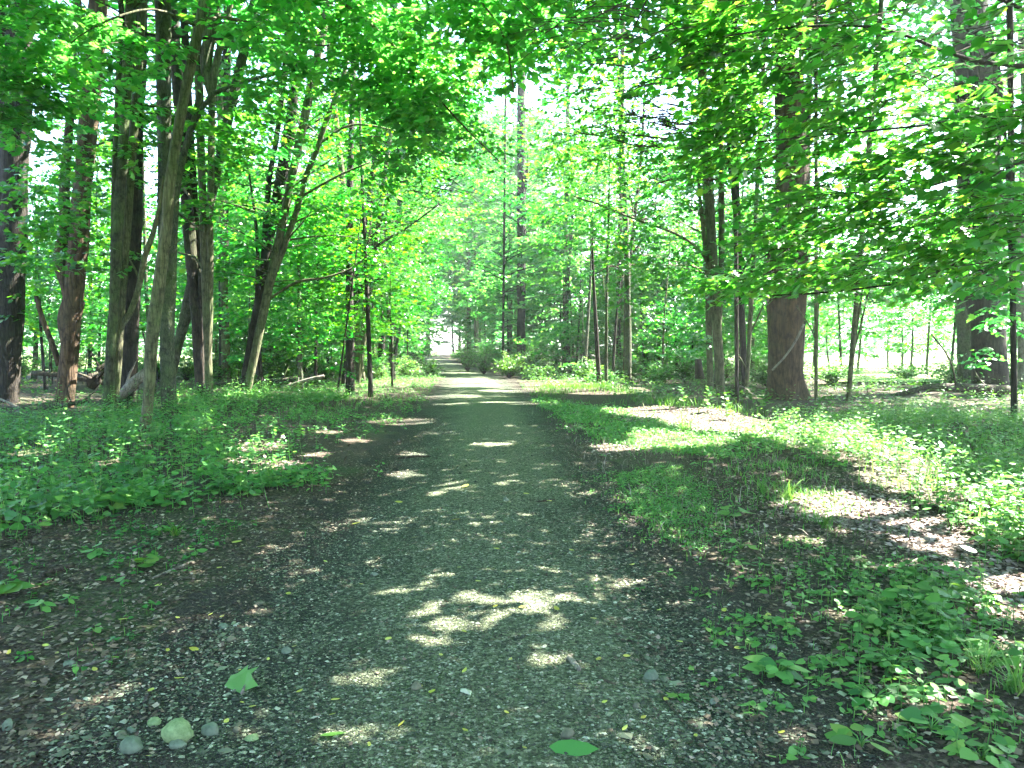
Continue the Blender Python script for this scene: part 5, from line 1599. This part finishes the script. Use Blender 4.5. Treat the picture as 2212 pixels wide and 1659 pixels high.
log([(1668, 800, 5), (1700, 765, 5), (1722, 730, 6), (1736, 700, 5)], 22.2, "dead_wood", "pale dead limb leaning across the broad red trunk", "fallen_branch", "branch", 6)
log([(1580, 840, 28), (1600, 848, 34), (1622, 856, 22)], 24.3, "rot_wood", "dark rotten root mass right of the pair of brown stems", "stump", "stump", 10, 0.15)
log([(1511, 818, 20), (1510, 795, 17), (1508, 776, 15)], 27, "rot_wood", "low broken dark stump left of the pair of brown stems", "stump", "stump", 10, 0.12)
log([(195, 838, 12), (205, 822, 26), (200, 806, 20)], 22, "rot_wood", "dark upturned root plate behind the blackish trunk", "stump", "stump", 9, 0.2, snags=9)

def bush(x, y, h, r, n, label, m="herb", size=0.11, shape="oval", group=None):
    z = float(terr(x, y))
    b = np.array([x, y, z])
    root = empty("bush", b, label, "bush", group)
    st, lf = Mesh(), Mesh()
    for _ in range(n):
        az, rr, tt = rng.uniform(0, 6.28), r * math.sqrt(rng.random()), rng.uniform(0.5, 1.05)
        top = b + np.array([math.cos(az) * rr, math.sin(az) * rr, h * tt * (1 - 0.45 * (rr / r) ** 2)])
        mid = b + (top - b) * np.array([0.35, 0.35, 0.6])
        tube(st, [(*b, 0.009), (*mid, 0.006), (*top, 0.003)], 4, 0.4)
        k = 16
        t = rng.uniform(0.25, 1, k)
        ps = np.where(t[:, None] < 0.5, b + (mid - b) * (t[:, None] * 2), mid + (top - mid) * (t[:, None] * 2 - 1))
        a2 = rng.uniform(0, 6.28, k)
        hd = unit(np.stack([np.cos(a2), np.sin(a2), rng.normal(0, 0.3, k)], -1))
        leaves(lf, ps + hd * 0.05, hd, unit(np.array([0, 0, 1.0]) + rng.normal(0, 0.4, (k, 3))), size * rng.uniform(0.7, 1.3, k), shape, 0)
    st.build("stem", [M["twig"]], root, b)
    lf.build("foliage", [M[m]], root, b)


for dx, dep, h, r, n, lab in [(1010, 52, 2.6, 1.5, 90, "sunlit bush where the path narrows in the distance"), (1045, 47, 1.9, 1.2, 70, "pale bush right of the far end of the path"), (1100, 41, 1.5, 1.2, 80, "blue green bush right of the sunlit stretch of path"),
                              (1165, 40, 1.2, 1.0, 60, "low bush between the blue green bush and the slim brown stem"), (1270, 36, 1.1, 0.9, 60, "low weedy bush left of the lone brown trunk"), (1420, 33, 1.2, 1.0, 70, "weedy bush right of the lone brown trunk"),
                              (1300, 33.5, 0.9, 0.8, 50, "small pale bush in front of the lone brown trunk"), (930, 42, 1.0, 0.9, 60, "low bush at the left edge of the sunlit stretch of path"), (880, 40, 1.2, 1.0, 60, "bush under the pair of far slim stems"),
                              (905, 60, 3.2, 1.8, 90, "dark bush at the left of the path's far end"), (800, 35, 1.0, 0.9, 50, "bush behind the forked slender tree"), (700, 36, 1.1, 1.0, 50, "bush deep in the woods behind the leaning olive tree"),
                              (2060, 34, 1.6, 1.5, 80, "green bush at the edge of the clearing left of the grey trunk"), (1800, 33, 1.3, 1.3, 70, "bush at the left end of the clearing"), (1960, 37, 1.0, 1.3, 60, "low bush in the middle of the clearing"),
                              (2180, 30, 1.4, 1.2, 60, "bush behind the thin dark stem at the right edge"), (1660, 30, 1.5, 1.2, 70, "bush behind the left flank of the broad red trunk"), (1480, 34, 1.6, 1.2, 70, "bush behind the broken dark stump")]:
    p_ = P(dx, 800, dep)
    bush(p_[0], dep, h, r, n, lab, size=0.13)

BK = [o for o in bpy.data.objects if o.name.startswith("bush") and o.parent is None][:6]
for n, xl, xh, yl, yh, ok, lab, grp in (
        (34, -20, 8, 55, 120, lambda x, y: path_x(y) - 6 < x < path_x(y) - 3.0, "green bush crowding the left side of the far path", "bushes along the left of the far path"),
        (34, -20, 10, 50, 120, lambda x, y: path_x(y) + 3.0 < x < path_x(y) + 6.5, "bright bush crowding the right side of the far path", "bushes along the right of the far path"),
        (40, -36, -4, 30, 58, lambda x, y: x < path_x(y) - 4 and x > -0.7 * y, "low shrub on the floor deep in the left woods", "shrubs on the floor of the left woods"),
        (30, 3, 22, 34, 62, lambda x, y: path_x(y) + 4 < x < 0.37 * y, "low shrub on the floor of the woods right of the path", "shrubs on the floor of the right woods")):
    for j, (x, y) in enumerate(scatter(n, xl, xh, yl, yh, ok, 1.3)):
        copy_tree(BK[j % len(BK)], (x, y, float(terr(x, y))), rng.uniform(0, 6.28), rng.uniform(0.7, 1.25), lab, "bush", grp, False)

print("faces", sum(len(o.data.polygons) for o in bpy.data.objects if o.type == "MESH"))

# ------------------------------------------------------------------ air
hm = bpy.data.materials.new("air")
hm.use_nodes = True
t = hm.node_tree
t.nodes.clear()
ho = t.nodes.new("ShaderNodeOutputMaterial")
pv = t.nodes.new("ShaderNodeVolumePrincipled")
pv.inputs["Color"].default_value = (0.9, 0.97, 1.0, 1)
pv.inputs["Density"].default_value = 0.0006
pv.inputs["Anisotropy"].default_value = 0.3
t.links.new(pv.outputs[0], ho.inputs["Volume"])
mb = Mesh()
x0, x1, y0, y1, z0, z1 = -720, 720, -320, 920, -1.4, 34
mb.add([(x0, y0, z0), (x1, y0, z0), (x1, y1, z0), (x0, y1, z0), (x0, y0, z1), (x1, y0, z1), (x1, y1, z1), (x0, y1, z1)],
       [np.array([(0, 3, 2, 1), (4, 5, 6, 7), (0, 1, 5, 4), (1, 2, 6, 5), (2, 3, 7, 6), (3, 0, 4, 7)])], 0, False)
tag(mb.build("haze", [hm]), "pale summer haze hanging between the trees", "haze", kind="stuff")
cy.volume_bounces = 0
